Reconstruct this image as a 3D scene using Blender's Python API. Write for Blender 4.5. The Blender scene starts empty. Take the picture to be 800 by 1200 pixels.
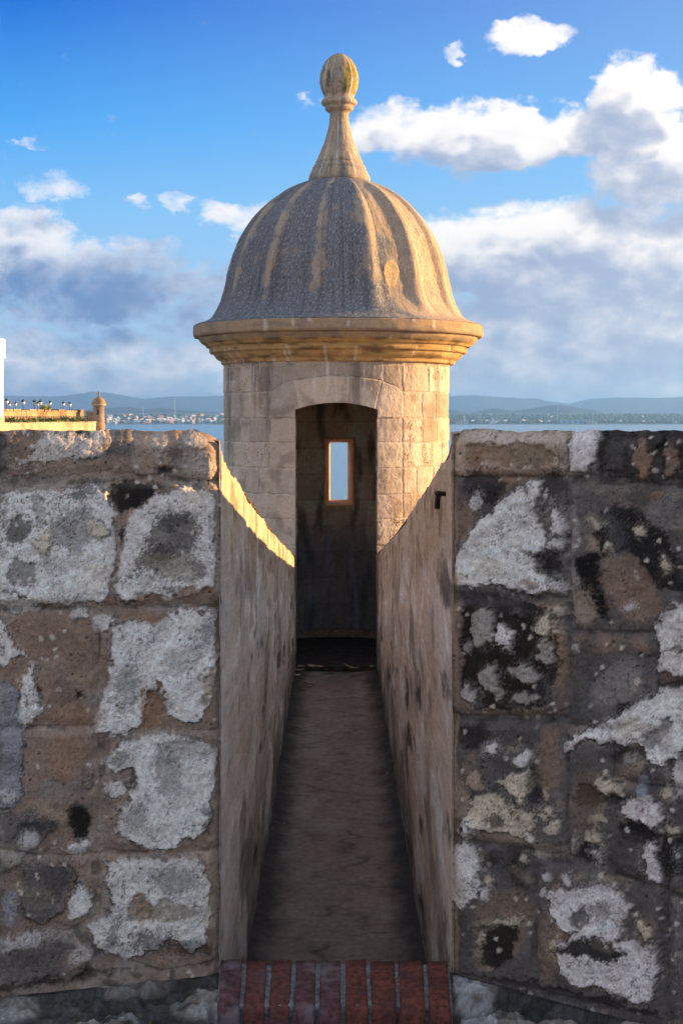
import bpy, bmesh, math, random
import numpy as np
from mathutils import Vector, Matrix

SC = bpy.context.scene
COLL = SC.collection
R = math.radians

# ------------------------------------------------------------------ camera
F = 1667.0            # focal length in pixels of an 800x1200 picture
CX, CY = 394.0, 488.0  # vanishing point of the passage / horizon
CZ = 2.03             # eye height over the passage floor
cam = bpy.data.cameras.new('camera')
cam_o = bpy.data.objects.new('camera', cam)
COLL.objects.link(cam_o)
cam.sensor_fit = 'VERTICAL'
cam.sensor_height = 36.0
cam.sensor_width = 24.0
cam.lens = F / 1200.0 * 36.0
cam.shift_x = (400 - CX) / 1200.0
cam.shift_y = -(600 - CY) / 1200.0
cam.clip_start = 0.05
cam.clip_end = 90000
cam_o.location = (0, 0, CZ)
cam_o.rotation_euler = (R(90), 0, 0)
SC.camera = cam_o

# ------------------------------------------------------------------ light
SUN_EL = R(8.0)
SUN_AZ = R(74.0)       # clockwise from +Y
sdir = Vector((math.sin(SUN_AZ) * math.cos(SUN_EL), math.cos(SUN_AZ) * math.cos(SUN_EL), math.sin(SUN_EL)))
sun = bpy.data.lights.new('sun', 'SUN')
sun.energy = 4.4
sun.angle = R(0.6)
sun.color = (1.0, 0.61, 0.25)
sun_o = bpy.data.objects.new('sun', sun)
COLL.objects.link(sun_o)
sun_o.rotation_euler = sdir.to_track_quat('Z', 'Y').to_euler()

vs = SC.view_settings
vs.view_transform = 'Standard'
vs.look = 'None'
vs.gamma = 1.0
vs.use_curve_mapping = False
vs.exposure = 1.85
SC.cycles.use_denoising = True
SC.cycles.max_bounces = 7
SC.cycles.use_adaptive_sampling = True
SC.cycles.adaptive_threshold = .02
SC.cycles.volume_bounces = 0
SC.cycles.volume_step_rate = 4
SC.cycles.sample_clamp_indirect = 6.0


class NT:
    """small helper for writing node trees"""
    def __init__(self, tree):
        self.t = tree
        tree.nodes.clear()

    def n(self, typ, **kw):
        nd = self.t.nodes.new(typ)
        for k, v in kw.items():
            setattr(nd, k, v)
        return nd

    def put(self, sock, val):
        if val is None:
            return
        if isinstance(val, bpy.types.NodeSocket):
            self.t.links.new(val, sock)
        else:
            sock.default_value = val

    def m(self, op, a, b=None, c=None, clamp=False):
        nd = self.n('ShaderNodeMath', operation=op, use_clamp=clamp)
        for i, v in enumerate((a, b, c)):
            self.put(nd.inputs[i], v)
        return nd.outputs[0]

    def mix(self, f, a, b, typ='MIX'):
        nd = self.n('ShaderNodeMix', data_type='RGBA', blend_type=typ)
        nd.clamp_factor = True
        self.put(nd.inputs[0], f)
        for i, v in ((6, a), (7, b)):
            if isinstance(v, tuple) and len(v) == 3:
                v = v + (1,)
            self.put(nd.inputs[i], v)
        return nd.outputs[2]

    def noise(self, vec, scale, detail=4, rough=0.55, dist=0.0):
        nd = self.n('ShaderNodeTexNoise')
        self.put(nd.inputs['Vector'], vec)
        nd.inputs['Scale'].default_value = scale
        nd.inputs['Detail'].default_value = detail
        nd.inputs['Roughness'].default_value = rough
        nd.inputs['Distortion'].default_value = dist
        return nd.outputs[0]

    def mapr(self, v, a, b, c=0.0, d=1.0, smooth=False):
        nd = self.n('ShaderNodeMapRange')
        if smooth:
            nd.interpolation_type = 'SMOOTHSTEP'
        for i, x in enumerate((v, a, b, c, d)):
            self.put(nd.inputs[i], x)
        return nd.outputs[0]

    def comb(self, x, y, z):
        nd = self.n('ShaderNodeCombineXYZ')
        for i, v in enumerate((x, y, z)):
            self.put(nd.inputs[i], v)
        return nd.outputs[0]


# ------------------------------------------------------------------ sky
world = bpy.data.worlds.new('World')
SC.world = world
world.use_nodes = True
w = NT(world.node_tree)
sky = w.n('ShaderNodeTexSky', sky_type='NISHITA')
sky.sun_disc = False
sky.sun_elevation = SUN_EL
sky.sun_rotation = SUN_AZ
sky.altitude = 20
sky.air_density = 1.0
sky.dust_density = 0.2
sky.ozone_density = 4.0
tc = w.n('ShaderNodeTexCoord')
sep = w.n('ShaderNodeSeparateXYZ')
w.t.links.new(tc.outputs['Generated'], sep.inputs[0])
phi = w.m('ARCTAN2', sep.outputs[0], sep.outputs[1])     # azimuth, 0 along the passage
the = w.m('ARCSINE', sep.outputs[2])                     # elevation
PX = 1.0 / F


def sky_deg(u, v):
    a = math.atan((u - CX) / F)
    return a, math.atan((CY - v) / F * math.cos(a))


# main cumulus banks: centre, half sizes (in pixels of the photograph), weight
BANKS = [
    (590, 160, 185, 36, .62), (745, 120, 54, 44, .62), (780, 195, 90, 50, .6), (470, 150, 60, 28, .40),
    (650, 300, 210, 58, .62), (555, 280, 80, 36, .40), (770, 330, 150, 90, .6), (610, 395, 250, 72, .52),
    (622, 42, 54, 19, .44), (536, 63, 17, 14, .36),
    (15, 285, 80, 40, .55), (110, 335, 165, 48, .46), (235, 350, 120, 42, .38), (80, 420, 260, 42, .40), (260, 430, 200, 42, .36),
    (64, 221, 36, 16, .26), (208, 240, 22, 11, .28), (163, 243, 18, 7, .26), (285, 258, 46, 20, .40),
    (34, 166, 16, 8, .26), (372, 124, 24, 13, .26), (388, 330, 120, 60, .42),
]


def vm(op, a_, b_=None, c_=None):
    nd = w.n('ShaderNodeVectorMath', operation=op)
    for i_, v_ in enumerate((a_, b_, c_)):
        w.put(nd.inputs[i_], v_)
    return nd.outputs[1] if op == 'DOT_PRODUCT' else nd.outputs[0]


def cloud_density(ph, th, fine):
    """density field of the cloud layer at azimuth ph and elevation th"""
    vec = w.comb(ph, w.m('MULTIPLY', th, 1.5), 0.0)
    big = w.noise(vec, 11.0, 1, .5)
    det = w.noise(vec, 28.0, 8 if fine else 4, .60, .2)
    # warp the bank coordinates so that their edges billow
    nd = w.n('ShaderNodeTexNoise')
    w.put(nd.inputs['Vector'], vec)
    nd.inputs['Scale'].default_value = 27.0
    nd.inputs['Detail'].default_value = 4 if fine else 2
    nd.inputs['Roughness'].default_value = .6
    off = vm('MULTIPLY', vm('SUBTRACT', nd.outputs['Color'], (.5, .5, .5)), (.055, .042, 0.))
    p = vm('ADD', w.comb(ph, th, 0.0), off)
    tot = None
    for (u, v, ru, rv, wt) in BANKS:
        a0, b0 = sky_deg(u, v)
        ia, ib = 1 / (ru * PX), 1 / (rv * PX)
        q = vm('MULTIPLY_ADD', p, (ia, ib, 0.), (-a0 * ia, -b0 * ib, 0.))
        g = w.mapr(vm('DOT_PRODUCT', q, q), .15, 1.9, wt, 0, True)
        tot = g if tot is None else w.m('MAXIMUM', tot, g)
    # everywhere else around the compass the same broken cumulus, from noise
    away = w.m('MAXIMUM', w.mapr(w.m('ABSOLUTE', ph), .26, .40, 0, 1, True), w.mapr(th, .36, .46, 0, 1, True))
    low = w.mapr(th, .30, .02, .0, .30)
    gen = w.m('MULTIPLY', w.m('ADD', w.mapr(big, .38, .58, 0, .45), low), away)
    tot = w.m('MAXIMUM', tot, gen)
    # a distant bank lies along the whole horizon
    tot = w.m('MAXIMUM', tot, w.mapr(th, .055, .015, 0, .40, True))
    return w.m('ADD', tot, w.m('MULTIPLY', w.m('SUBTRACT', det, .5), .95))


E = 1.10 / 2 ** vs.exposure * 10.0                        # display value -> sky radiance before the strength
d0 = cloud_density(phi, the, True)
d1 = cloud_density(w.m('ADD', phi, .014), w.m('ADD', the, .024), False)
alpha = w.mapr(d0, .12, .48, 0, 1, True)
lit = w.m('ADD', w.m('MULTIPLY', w.mapr(w.m('SUBTRACT', d0, d1), -.26, .38, 0, 1), .62), w.m('MULTIPLY', w.mapr(d1, .0, .95, 1, 0), .46))
# the left bank lies in the shade of the ones above it
ia_, ib_ = 1 / (170 * PX), 1 / (66 * PX)
sa_, sb_ = sky_deg(190, 342)
qs_ = vm('MULTIPLY_ADD', w.comb(phi, the, 0.0), (ia_, ib_, 0.), (-sa_ * ia_, -sb_ * ib_, 0.))
lit = w.m('MULTIPLY', lit, w.mapr(vm('DOT_PRODUCT', qs_, qs_), .3, 1.3, .40, 1.0, True))
thin = w.mapr(d0, .20, .66, 1, 0, True)
lit = w.mapr(w.m('ADD', w.m('MULTIPLY', lit, .78), w.m('MULTIPLY', thin, .24)), .16, .92, 0, 1, True)
# paler towards the sun; unseen clouds on the far side brightened for fill light
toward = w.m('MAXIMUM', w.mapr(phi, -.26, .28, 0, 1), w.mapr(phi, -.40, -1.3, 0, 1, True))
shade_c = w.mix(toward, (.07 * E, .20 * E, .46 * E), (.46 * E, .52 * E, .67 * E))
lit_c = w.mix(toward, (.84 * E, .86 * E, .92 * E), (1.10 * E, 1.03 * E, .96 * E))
lit_c = w.mix(w.mapr(phi, -.5, -1.5, 0, 1, True), lit_c, (1.5 * E, 1.36 * E, 1.18 * E))  # extra brightness added to the unseen far-side clouds to lift the fill
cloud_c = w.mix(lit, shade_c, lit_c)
ramp = w.n('ShaderNodeValToRGB')
els = [(0.0, (.40, .52, .72)), (.075, (.38, .62, .87)), (.14, (.22, .53, .90)), (.20, (.07, .38, .88)), (.28, (.0, .155, .67)), (.6, (.02, .20, .55)), (1.0, (.05, .19, .42))]
while len(ramp.color_ramp.elements) < len(els):
    ramp.color_ramp.elements.new(.5)
for e_, (p_, c_) in zip(ramp.color_ramp.elements, els):
    e_.position = p_
    e_.color = c_ + (1,)
w.put(ramp.inputs[0], the)
blue = w.mix(1.0, ramp.outputs[0], (E, E, E), 'MULTIPLY')
blue = w.mix(w.mapr(phi, -.22, .28, 0, .42), blue, (.42 * E, .66 * E, .90 * E))
clear = w.mix(.99, sky.outputs[0], blue)
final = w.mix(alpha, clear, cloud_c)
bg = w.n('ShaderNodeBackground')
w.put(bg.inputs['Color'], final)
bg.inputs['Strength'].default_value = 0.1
wo = w.n('ShaderNodeOutputWorld')
w.t.links.new(bg.outputs[0], wo.inputs[0])
world.cycles.sampling_method = 'MANUAL'
world.cycles.sample_map_resolution = 512

# ------------------------------------------------------------------ numpy noise
M32 = np.uint64(0xffffffff)


def _hash(ix, iy, seed):
    h = (ix.astype(np.int64) * 374761393 + iy.astype(np.int64) * 668265263 + seed * 1442695041) & 0xffffffff
    h = ((h ^ (h >> 13)) * 1274126177) & 0xffffffff
    h = ((h ^ (h >> 16)) * 2246822519) & 0xffffffff
    return (h ^ (h >> 15)) & 0xffffffff


def h01(ix, iy, seed):
    return _hash(np.asarray(ix), np.asarray(iy), seed) / 4294967296.0


def perlin(x, y, seed=0):
    x = np.asarray(x, float)
    y = np.asarray(y, float)
    x0 = np.floor(x); y0 = np.floor(y)
    fx = x - x0; fy = y - y0
    x0 = x0.astype(np.int64); y0 = y0.astype(np.int64)

    def g(dx, dy):
        a = h01(x0 + dx, y0 + dy, seed) * 2 * np.pi
        return np.cos(a) * (fx - dx) + np.sin(a) * (fy - dy)
    sx = fx * fx * fx * (fx * (fx * 6 - 15) + 10)
    sy = fy * fy * fy * (fy * (fy * 6 - 15) + 10)
    a = g(0, 0) * (1 - sx) + g(1, 0) * sx
    b = g(0, 1) * (1 - sx) + g(1, 1) * sx
    return (a * (1 - sy) + b * sy) * 1.5


def fbm(x, y, octv=4, seed=0, gain=.5):
    s = 0; a = 1.0; t = 0
    for i in range(octv):
        s = s + a * perlin(x * 2 ** i + 17.3 * i, y * 2 ** i - 9.1 * i, seed + i * 13)
        t += a; a *= gain
    return s / t


def worley(x, y, seed=0):
    x = np.asarray(x, float); y = np.asarray(y, float)
    x0 = np.floor(x).astype(np.int64); y0 = np.floor(y).astype(np.int64)
    best = np.full(x.shape, 9.0)
    rnd = np.zeros(x.shape)
    for dx in (-1, 0, 1):
        for dy in (-1, 0, 1):
            cx = x0 + dx; cy = y0 + dy
            px = cx + h01(cx, cy, seed); py = cy + h01(cx, cy, seed + 5)
            d = (px - x) ** 2 + (py - y) ** 2
            m = d < best
            best = np.where(m, d, best)
            rnd = np.where(m, h01(cx, cy, seed + 9), rnd)
    return np.sqrt(best), rnd


def worley_edge(x, y, seed=0):
    """distance between the nearest two cell centres: near zero along cell borders"""
    x0 = np.floor(x).astype(np.int64); y0 = np.floor(y).astype(np.int64)
    f1 = np.full(x.shape, 9.0); f2 = np.full(x.shape, 9.0)
    for dx in (-1, 0, 1):
        for dy in (-1, 0, 1):
            cx = x0 + dx; cy = y0 + dy
            d = np.sqrt((cx + h01(cx, cy, seed) - x) ** 2 + (cy + h01(cx, cy, seed + 5) - y) ** 2)
            f2 = np.minimum(f2, np.maximum(f1, d))
            f1 = np.minimum(f1, d)
    return f2 - f1


def sstep(a, b, x):
    t = np.clip((x - a) / (b - a), 0, 1)
    return t * t * (3 - 2 * t)


def poly_sd(u, v, pts):
    """signed distance to a polygon, negative inside"""
    d = np.full(u.shape, 1e9)
    inside = np.zeros(u.shape, bool)
    n = len(pts)
    for i in range(n):
        x1, y1 = pts[i]; x2, y2 = pts[(i + 1) % n]
        ex, ey = x2 - x1, y2 - y1
        L = ex * ex + ey * ey + 1e-9
        t = np.clip(((u - x1) * ex + (v - y1) * ey) / L, 0, 1)
        d = np.minimum(d, np.hypot(u - x1 - t * ex, v - y1 - t * ey))
        c = ((y1 > v) != (y2 > v)) & (u < (x2 - x1) * (v - y1) / (y2 - y1 + 1e-12) + x1)
        inside ^= c
    return np.where(inside, -d, d)


def ell(u, v, cx, cy, rx, ry, rot=0):
    c, s = math.cos(math.radians(rot)), math.sin(math.radians(rot))
    x = (u - cx) * c + (v - cy) * s
    y = -(u - cx) * s + (v - cy) * c
    return (np.sqrt((x / rx) ** 2 + (y / ry) ** 2) - 1) * min(rx, ry)


def lerp(a, b, t):
    a = np.asarray(a, float); b = np.asarray(b, float)
    return a + (b - a) * t[:, None]


# ------------------------------------------------------------------ objects
def tag(o, label=None, cat=None, group=None, kind=None):
    if label: o['label'] = label
    if cat: o['category'] = cat
    if group: o['group'] = group
    if kind: o['kind'] = kind
    return o


def empty(name, loc=(0, 0, 0), label=None, cat=None, group=None):
    o = bpy.data.objects.new(name, None)
    o.empty_display_size = .2
    COLL.objects.link(o)
    o.location = loc
    return tag(o, label, cat, group)


def meshobj(name, me, mat=None, parent=None):
    o = bpy.data.objects.new(name, me)
    COLL.objects.link(o)
    if mat is not None and not me.materials:
        me.materials.append(mat)
    if parent is not None:
        o.parent = parent
        if parent.type == 'EMPTY':
            o.location = -parent.location     # the mesh is in world coordinates
    return o


def npmesh(name, V, Q, C=None, smooth=True):
    me = bpy.data.meshes.new(name)
    V = np.asarray(V, np.float32); Q = np.asarray(Q, np.int32)
    k = Q.shape[1]
    me.vertices.add(len(V)); me.loops.add(Q.size); me.polygons.add(len(Q))
    me.vertices.foreach_set('co', V.ravel())
    me.loops.foreach_set('vertex_index', Q.ravel())
    me.polygons.foreach_set('loop_start', np.arange(0, Q.size, k, dtype=np.int32))
    me.update(calc_edges=True)
    if smooth:
        me.polygons.foreach_set('use_smooth', np.ones(len(Q), bool))
    if C is not None:
        at = me.color_attributes.new('Col', 'FLOAT_COLOR', 'POINT')
        C4 = np.ones((len(V), 4), np.float32)
        C4[:, :3] = C
        at.data.foreach_set('color', C4.ravel())
    return me


def gridq(nu, nv):
    i, j = np.meshgrid(np.arange(nu - 1), np.arange(nv - 1), indexing='ij')
    a = (i * nv + j).ravel()
    return np.stack([a, a + nv, a + nv + 1, a + 1], 1)


def split(V, Q, C, ids, names, mat, parent, sub=None):
    """cut one relief into separate objects by the id of each quad. names: id -> object name"""
    out = {}
    N = None
    for k in np.unique(ids):
        q = Q[ids == k]
        vi, inv = np.unique(q, return_inverse=True)
        nm = names(int(k))
        if nm is None:
            continue
        me = npmesh(nm, V[vi], inv.reshape(q.shape), None if C is None else C[vi])
        p = parent
        if sub is not None and sub(int(k)) in out:
            p = out[sub(int(k))]
        o = bpy.data.objects.new(nm, me)
        COLL.objects.link(o)
        me.materials.append(mat)
        o.parent = p
        if p is parent:
            o.location = -parent.location
        out[int(k)] = o
    return out


def bm_obj(name, bm, mat, parent=None, smooth=False):
    me = bpy.data.meshes.new(name)
    bmesh.ops.recalc_face_normals(bm, faces=bm.faces)
    bm.to_mesh(me)
    bm.free()
    if smooth:
        me.polygons.foreach_set('use_smooth', np.ones(len(me.polygons), bool))
    return meshobj(name, me, mat, parent)


def add_box(bm, x0, x1, y0, y1, z0, z1):
    vs_ = [bm.verts.new(p) for p in ((x0, y0, z0), (x1, y0, z0), (x1, y1, z0), (x0, y1, z0),
                                     (x0, y0, z1), (x1, y0, z1), (x1, y1, z1), (x0, y1, z1))]
    for f in ((0, 3, 2, 1), (4, 5, 6, 7), (0, 1, 5, 4), (1, 2, 6, 5), (2, 3, 7, 6), (3, 0, 4, 7)):
        bm.faces.new([vs_[i] for i in f])
    return vs_


def add_prism(bm, pts, z0, z1):
    a = [bm.verts.new((p[0], p[1], z0)) for p in pts]
    b = [bm.verts.new((p[0], p[1], z1)) for p in pts]
    n = len(pts)
    bm.faces.new(a[::-1]); bm.faces.new(b)
    for i in range(n):
        bm.faces.new((a[i], a[(i + 1) % n], b[(i + 1) % n], b[i]))


def add_lathe(bm, prof, cx=0, cy=0, n=16):
    rings = []
    for r, z in prof:
        rings.append([bm.verts.new((cx + r * math.cos(2 * math.pi * k / n), cy + r * math.sin(2 * math.pi * k / n), z)) for k in range(n)])
    for a, b in zip(rings, rings[1:]):
        for k in range(n):
            bm.faces.new((a[k], a[(k + 1) % n], b[(k + 1) % n], b[k]))
    bm.faces.new(rings[0][::-1]); bm.faces.new(rings[-1])


# ------------------------------------------------------------------ materials
def finish(t, col, rough=.9, bump=None, bstr=.3, bdist=.01, spec=.2):
    bs = t.n('ShaderNodeBsdfPrincipled')
    t.put(bs.inputs['Base Color'], col if not (isinstance(col, tuple) and len(col) == 3) else col + (1,))
    t.put(bs.inputs['Roughness'], rough)
    t.put(bs.inputs['Specular IOR Level'], spec)
    if bump is not None:
        b = t.n('ShaderNodeBump')
        b.inputs['Strength'].default_value = bstr
        b.inputs['Distance'].default_value = bdist
        t.put(b.inputs['Height'], bump)
        t.t.links.new(b.outputs[0], bs.inputs['Normal'])
    o = t.n('ShaderNodeOutputMaterial')
    t.t.links.new(bs.outputs[0], o.inputs[0])
    return bs


def new_mat(name):
    m = bpy.data.materials.new(name)
    m.use_nodes = True
    return m, NT(m.node_tree)


def mat_vcol(name, s1=90., s2=330., var=.35, bstr=.5, bdist=.004, pits=0.0, specks=0.0, stretch=None):
    """pigment from the mesh's own colour field, with fine grain, specks and relief on top"""
    m, t = new_mat(name)
    at = t.n('ShaderNodeAttribute', attribute_name='Col')
    pos = t.n('ShaderNodeNewGeometry').outputs['Position']
    if stretch:
        mp_ = t.n('ShaderNodeMapping')
        t.put(mp_.inputs[0], pos)
        mp_.inputs['Scale'].default_value = stretch
        pos = mp_.outputs[0]
    n1 = t.noise(pos, s1, 5, .65)
    n2 = t.noise(pos, s2, 3, .6)
    g = t.m('ADD', t.m('MULTIPLY', n1, .55), t.m('MULTIPLY', n2, .45))
    f = t.mapr(g, .3, .7, 1 - var, 1 + var)
    col = t.mix(1.0, at.outputs['Color'], t.comb(f, f, f), 'MULTIPLY')
    h = g
    if specks:
        # grains of black lichen
        sk = t.m('MULTIPLY', t.mapr(t.noise(pos, s1 * 2.2, 4, .7), .56, .66, 0, 1, True), t.mapr(t.noise(pos, s1 * .22, 4, .6), .40, .62, 0, 1, True))
        col = t.mix(t.m('MULTIPLY', sk, specks), col, (.03, .027, .026))
    if pits:
        vo = t.n('ShaderNodeTexVoronoi')
        t.put(vo.inputs['Vector'], pos)
        vo.inputs['Scale'].default_value = s1 * .9
        gate = t.mapr(t.noise(pos, s1 * .16, 3), .48, .62, 0, 1, True)
        p = t.m('MULTIPLY', t.mapr(vo.outputs['Distance'], .12, .34, 1, 0, True), gate)
        col = t.mix(t.m('MULTIPLY', p, pits), col, (.035, .028, .022))
        h = t.m('SUBTRACT', g, t.m('MULTIPLY', p, .8))
    finish(t, col, .92, h, bstr, bdist, .15)
    return m


def mat_flat(name, col, var=.25, scale=40., rough=.8, bstr=.25, bdist=.004, stain=None, metal=0.):
    m, t = new_mat(name)
    pos = t.n('ShaderNodeNewGeometry').outputs['Position']
    n1 = t.noise(pos, scale, 5, .6)
    f = t.mapr(n1, .3, .7, 1 - var, 1 + var)
    c = t.mix(1.0, col, t.comb(f, f, f), 'MULTIPLY')
    if stain:
        c = t.mix(t.mapr(t.noise(pos, scale * .22, 5, .65), .45, .68, 0, .8, True), c, stain)
    b = finish(t, c, rough, n1, bstr, bdist, .25)
    b.inputs['Metallic'].default_value = metal
    return m


M_wall = mat_vcol('weathered_masonry', 80, 280, .38, .6, .006, pits=.10, specks=.42)
M_side = mat_vcol('passage_plaster', 40, 130, .30, .6, .006, stretch=(1, .16, 1))
M_ashlar = mat_vcol('coral_limestone', 45, 170, .24, .5, .006, pits=.22)
M_dome = mat_vcol('lichened_plaster', 70, 210, .5, .8, .006, pits=.2, specks=.35)
M_floor = mat_vcol('worn_floor', 22, 150, .38, .3, .003)
M_inner = mat_vcol('inner_limestone', 30, 120, .35, .5, .005)
M_brick = mat_flat('red_brick', (.125, .042, .034), .6, 60, .9, .9, .005, (.11, .07, .07))
M_bricks = [M_brick, mat_flat('purple_brick', (.10, .045, .045), .6, 55, .9, .9, .005, (.20, .16, .17)), mat_flat('orange_brick', (.145, .046, .030), .6, 65, .9, .9, .005, (.07, .032, .03))]
M_brickm = mat_flat('blue_grey_mortar', (.20, .205, .21), .6, 90, .95, .8, .004)
M_iron = mat_flat('rusted_iron', (.030, .022, .018), .5, 160, .55, .5, .002, (.09, .045, .025), .5)


def px_at(u, v, Y):
    return ((u - CX) / F * Y, Y, CZ + (CY - v) / F * Y)


# ================================================================== PARAPET WALLS
HALF = .325           # half width of the passage
Y1, Y2 = 4.01, 11.28  # passage start / where it meets the sentry box
SL = {'l': .27, 'r': .70}


def front_y(x, side):
    return Y1 - SL[side] * (np.abs(x) - HALF)


def top_z(x, y, side):
    """parapet top: a low kerb at the inner edge, then falling towards the sea"""
    t = np.maximum(y - front_y(x, side), 0)
    z = 1.992 - .028 * sstep(0, .2, t) - .137 * t - .032 * np.sin(np.clip(t / 7.27, 0, 1) * math.pi)
    # the inner corner is worn round
    rr = .11 if side == 'l' else .025
    e = np.clip(1 - (np.abs(x) - HALF) / rr, 0, 1)
    return z - e * e * rr * .25


LEFT_ST = [
    [(12, 500), (130, 500), (131, 548), (60, 556), (10, 552)],
    [(134, 500), (156, 500), (157, 550), (134, 552)],
    [(160, 500), (262, 500), (258, 560), (160, 553)],
    [(2, 574), (60, 572), (131, 568), (132, 706), (60, 708), (2, 706)],
    [(137, 568), (256, 566), (256, 705), (138, 707)],
    [(2, 718), (112, 716), (114, 790), (110, 846), (2, 848)],
    [(122, 716), (256, 714), (256, 850), (116, 862)],
    [(2, 856), (112, 856), (114, 930), (110, 996), (60, 1000), (2, 990)],
    [(126, 862), (256, 858), (254, 990), (200, 998), (128, 992)],
    [(2, 1004), (50, 1004), (104, 1006), (108, 1070), (80, 1086), (2, 1090)],
    [(122, 1004), (254, 1000), (252, 1120), (190, 1134), (112, 1106), (122, 1060)],
    [(-2, 1100), (45, 1086), (84, 1098), (108, 1116), (92, 1142), (40, 1152), (-2, 1157)],
]
RIGHT_ST = [
    [(532, 500), (664, 500), (664, 554), (536, 557)],
    [(669, 500), (698, 500), (697, 553), (669, 555)],
    [(702, 500), (732, 500), (734, 556), (702, 555)],
    [(738, 500), (770, 500), (768, 562), (738, 560)],
    [(773, 500), (802, 500), (802, 566), (773, 564)],
    [(536, 562), (660, 563), (661, 697), (536, 690)],
    [(672, 574), (740, 570), (800, 576), (800, 712), (772, 738), (673, 734)],
    [(538, 704), (660, 708), (662, 836), (538, 834)],
    [(671, 746), (768, 745), (764, 850), (672, 846)],
    [(774, 742), (800, 706), (803, 792), (776, 800)],
    [(534, 846), (661, 851), (661, 996), (532, 978)],
    [(670, 856), (715, 858), (716, 1010), (670, 1000)],
    [(721, 858), (802, 810), (803, 920), (721, 912)],
    [(721, 920), (803, 928), (803, 1046), (721, 1022)],
    [(530, 990), (622, 1002), (619, 1160), (528, 1138)],
    [(632, 1010), (700, 1022), (778, 1042), (776, 1192), (632, 1158)],
    [(786, 1052), (803, 1056), (803, 1206), (786, 1196)],
]


LEFT_ST = [[(a_ + 14 if a_ > 248 else a_, b_) for a_, b_ in p] for p in LEFT_ST]
RIGHT_ST = [[(a_ - 14 if a_ < 545 else a_, b_) for a_, b_ in p] for p in RIGHT_ST]


def generic_cells(u, v, k0, seed):
    """rough squared stones for the lengths of wall outside the photograph"""
    row = np.floor((v - 570) / 142.0).astype(int)
    row = np.where(v < 562, -1, row)
    off = h01(row, row * 0, seed) * 90
    cw = 118.0
    col = np.floor((u + off) / cw).astype(int)
    fu = (u + off) - col * cw
    top = np.where(row < 0, 400., 570 + row * 142.0)
    fv = v - top
    hh = np.where(row < 0, 162., 142.0)
    d = np.maximum(np.maximum(5 - fu, fu - (cw - 5)), np.maximum(5 - fv, fv - (hh - 5)))
    idn = k0 + (row + 2) * 60 + (col % 60)
    return d, idn


PIG = {
    'white': (.90, .82, .73), 'cream': (.78, .64, .46), 'black': (.013, .011, .010), 'grey': (.30, .265, .235),
    'tan': (.56, .41, .285), 'brown': (.33, .21, .14), 'dark': (.10, .083, .072), 'blue': (.36, .37, .40),
    'orange': (.38, .205, .11), 'pale': (.66, .56, .47), 'olive': (.27, .225, .15), 'lav': (.90, .79, .72), 'mid': (.50, .425, .36),
}
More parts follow.
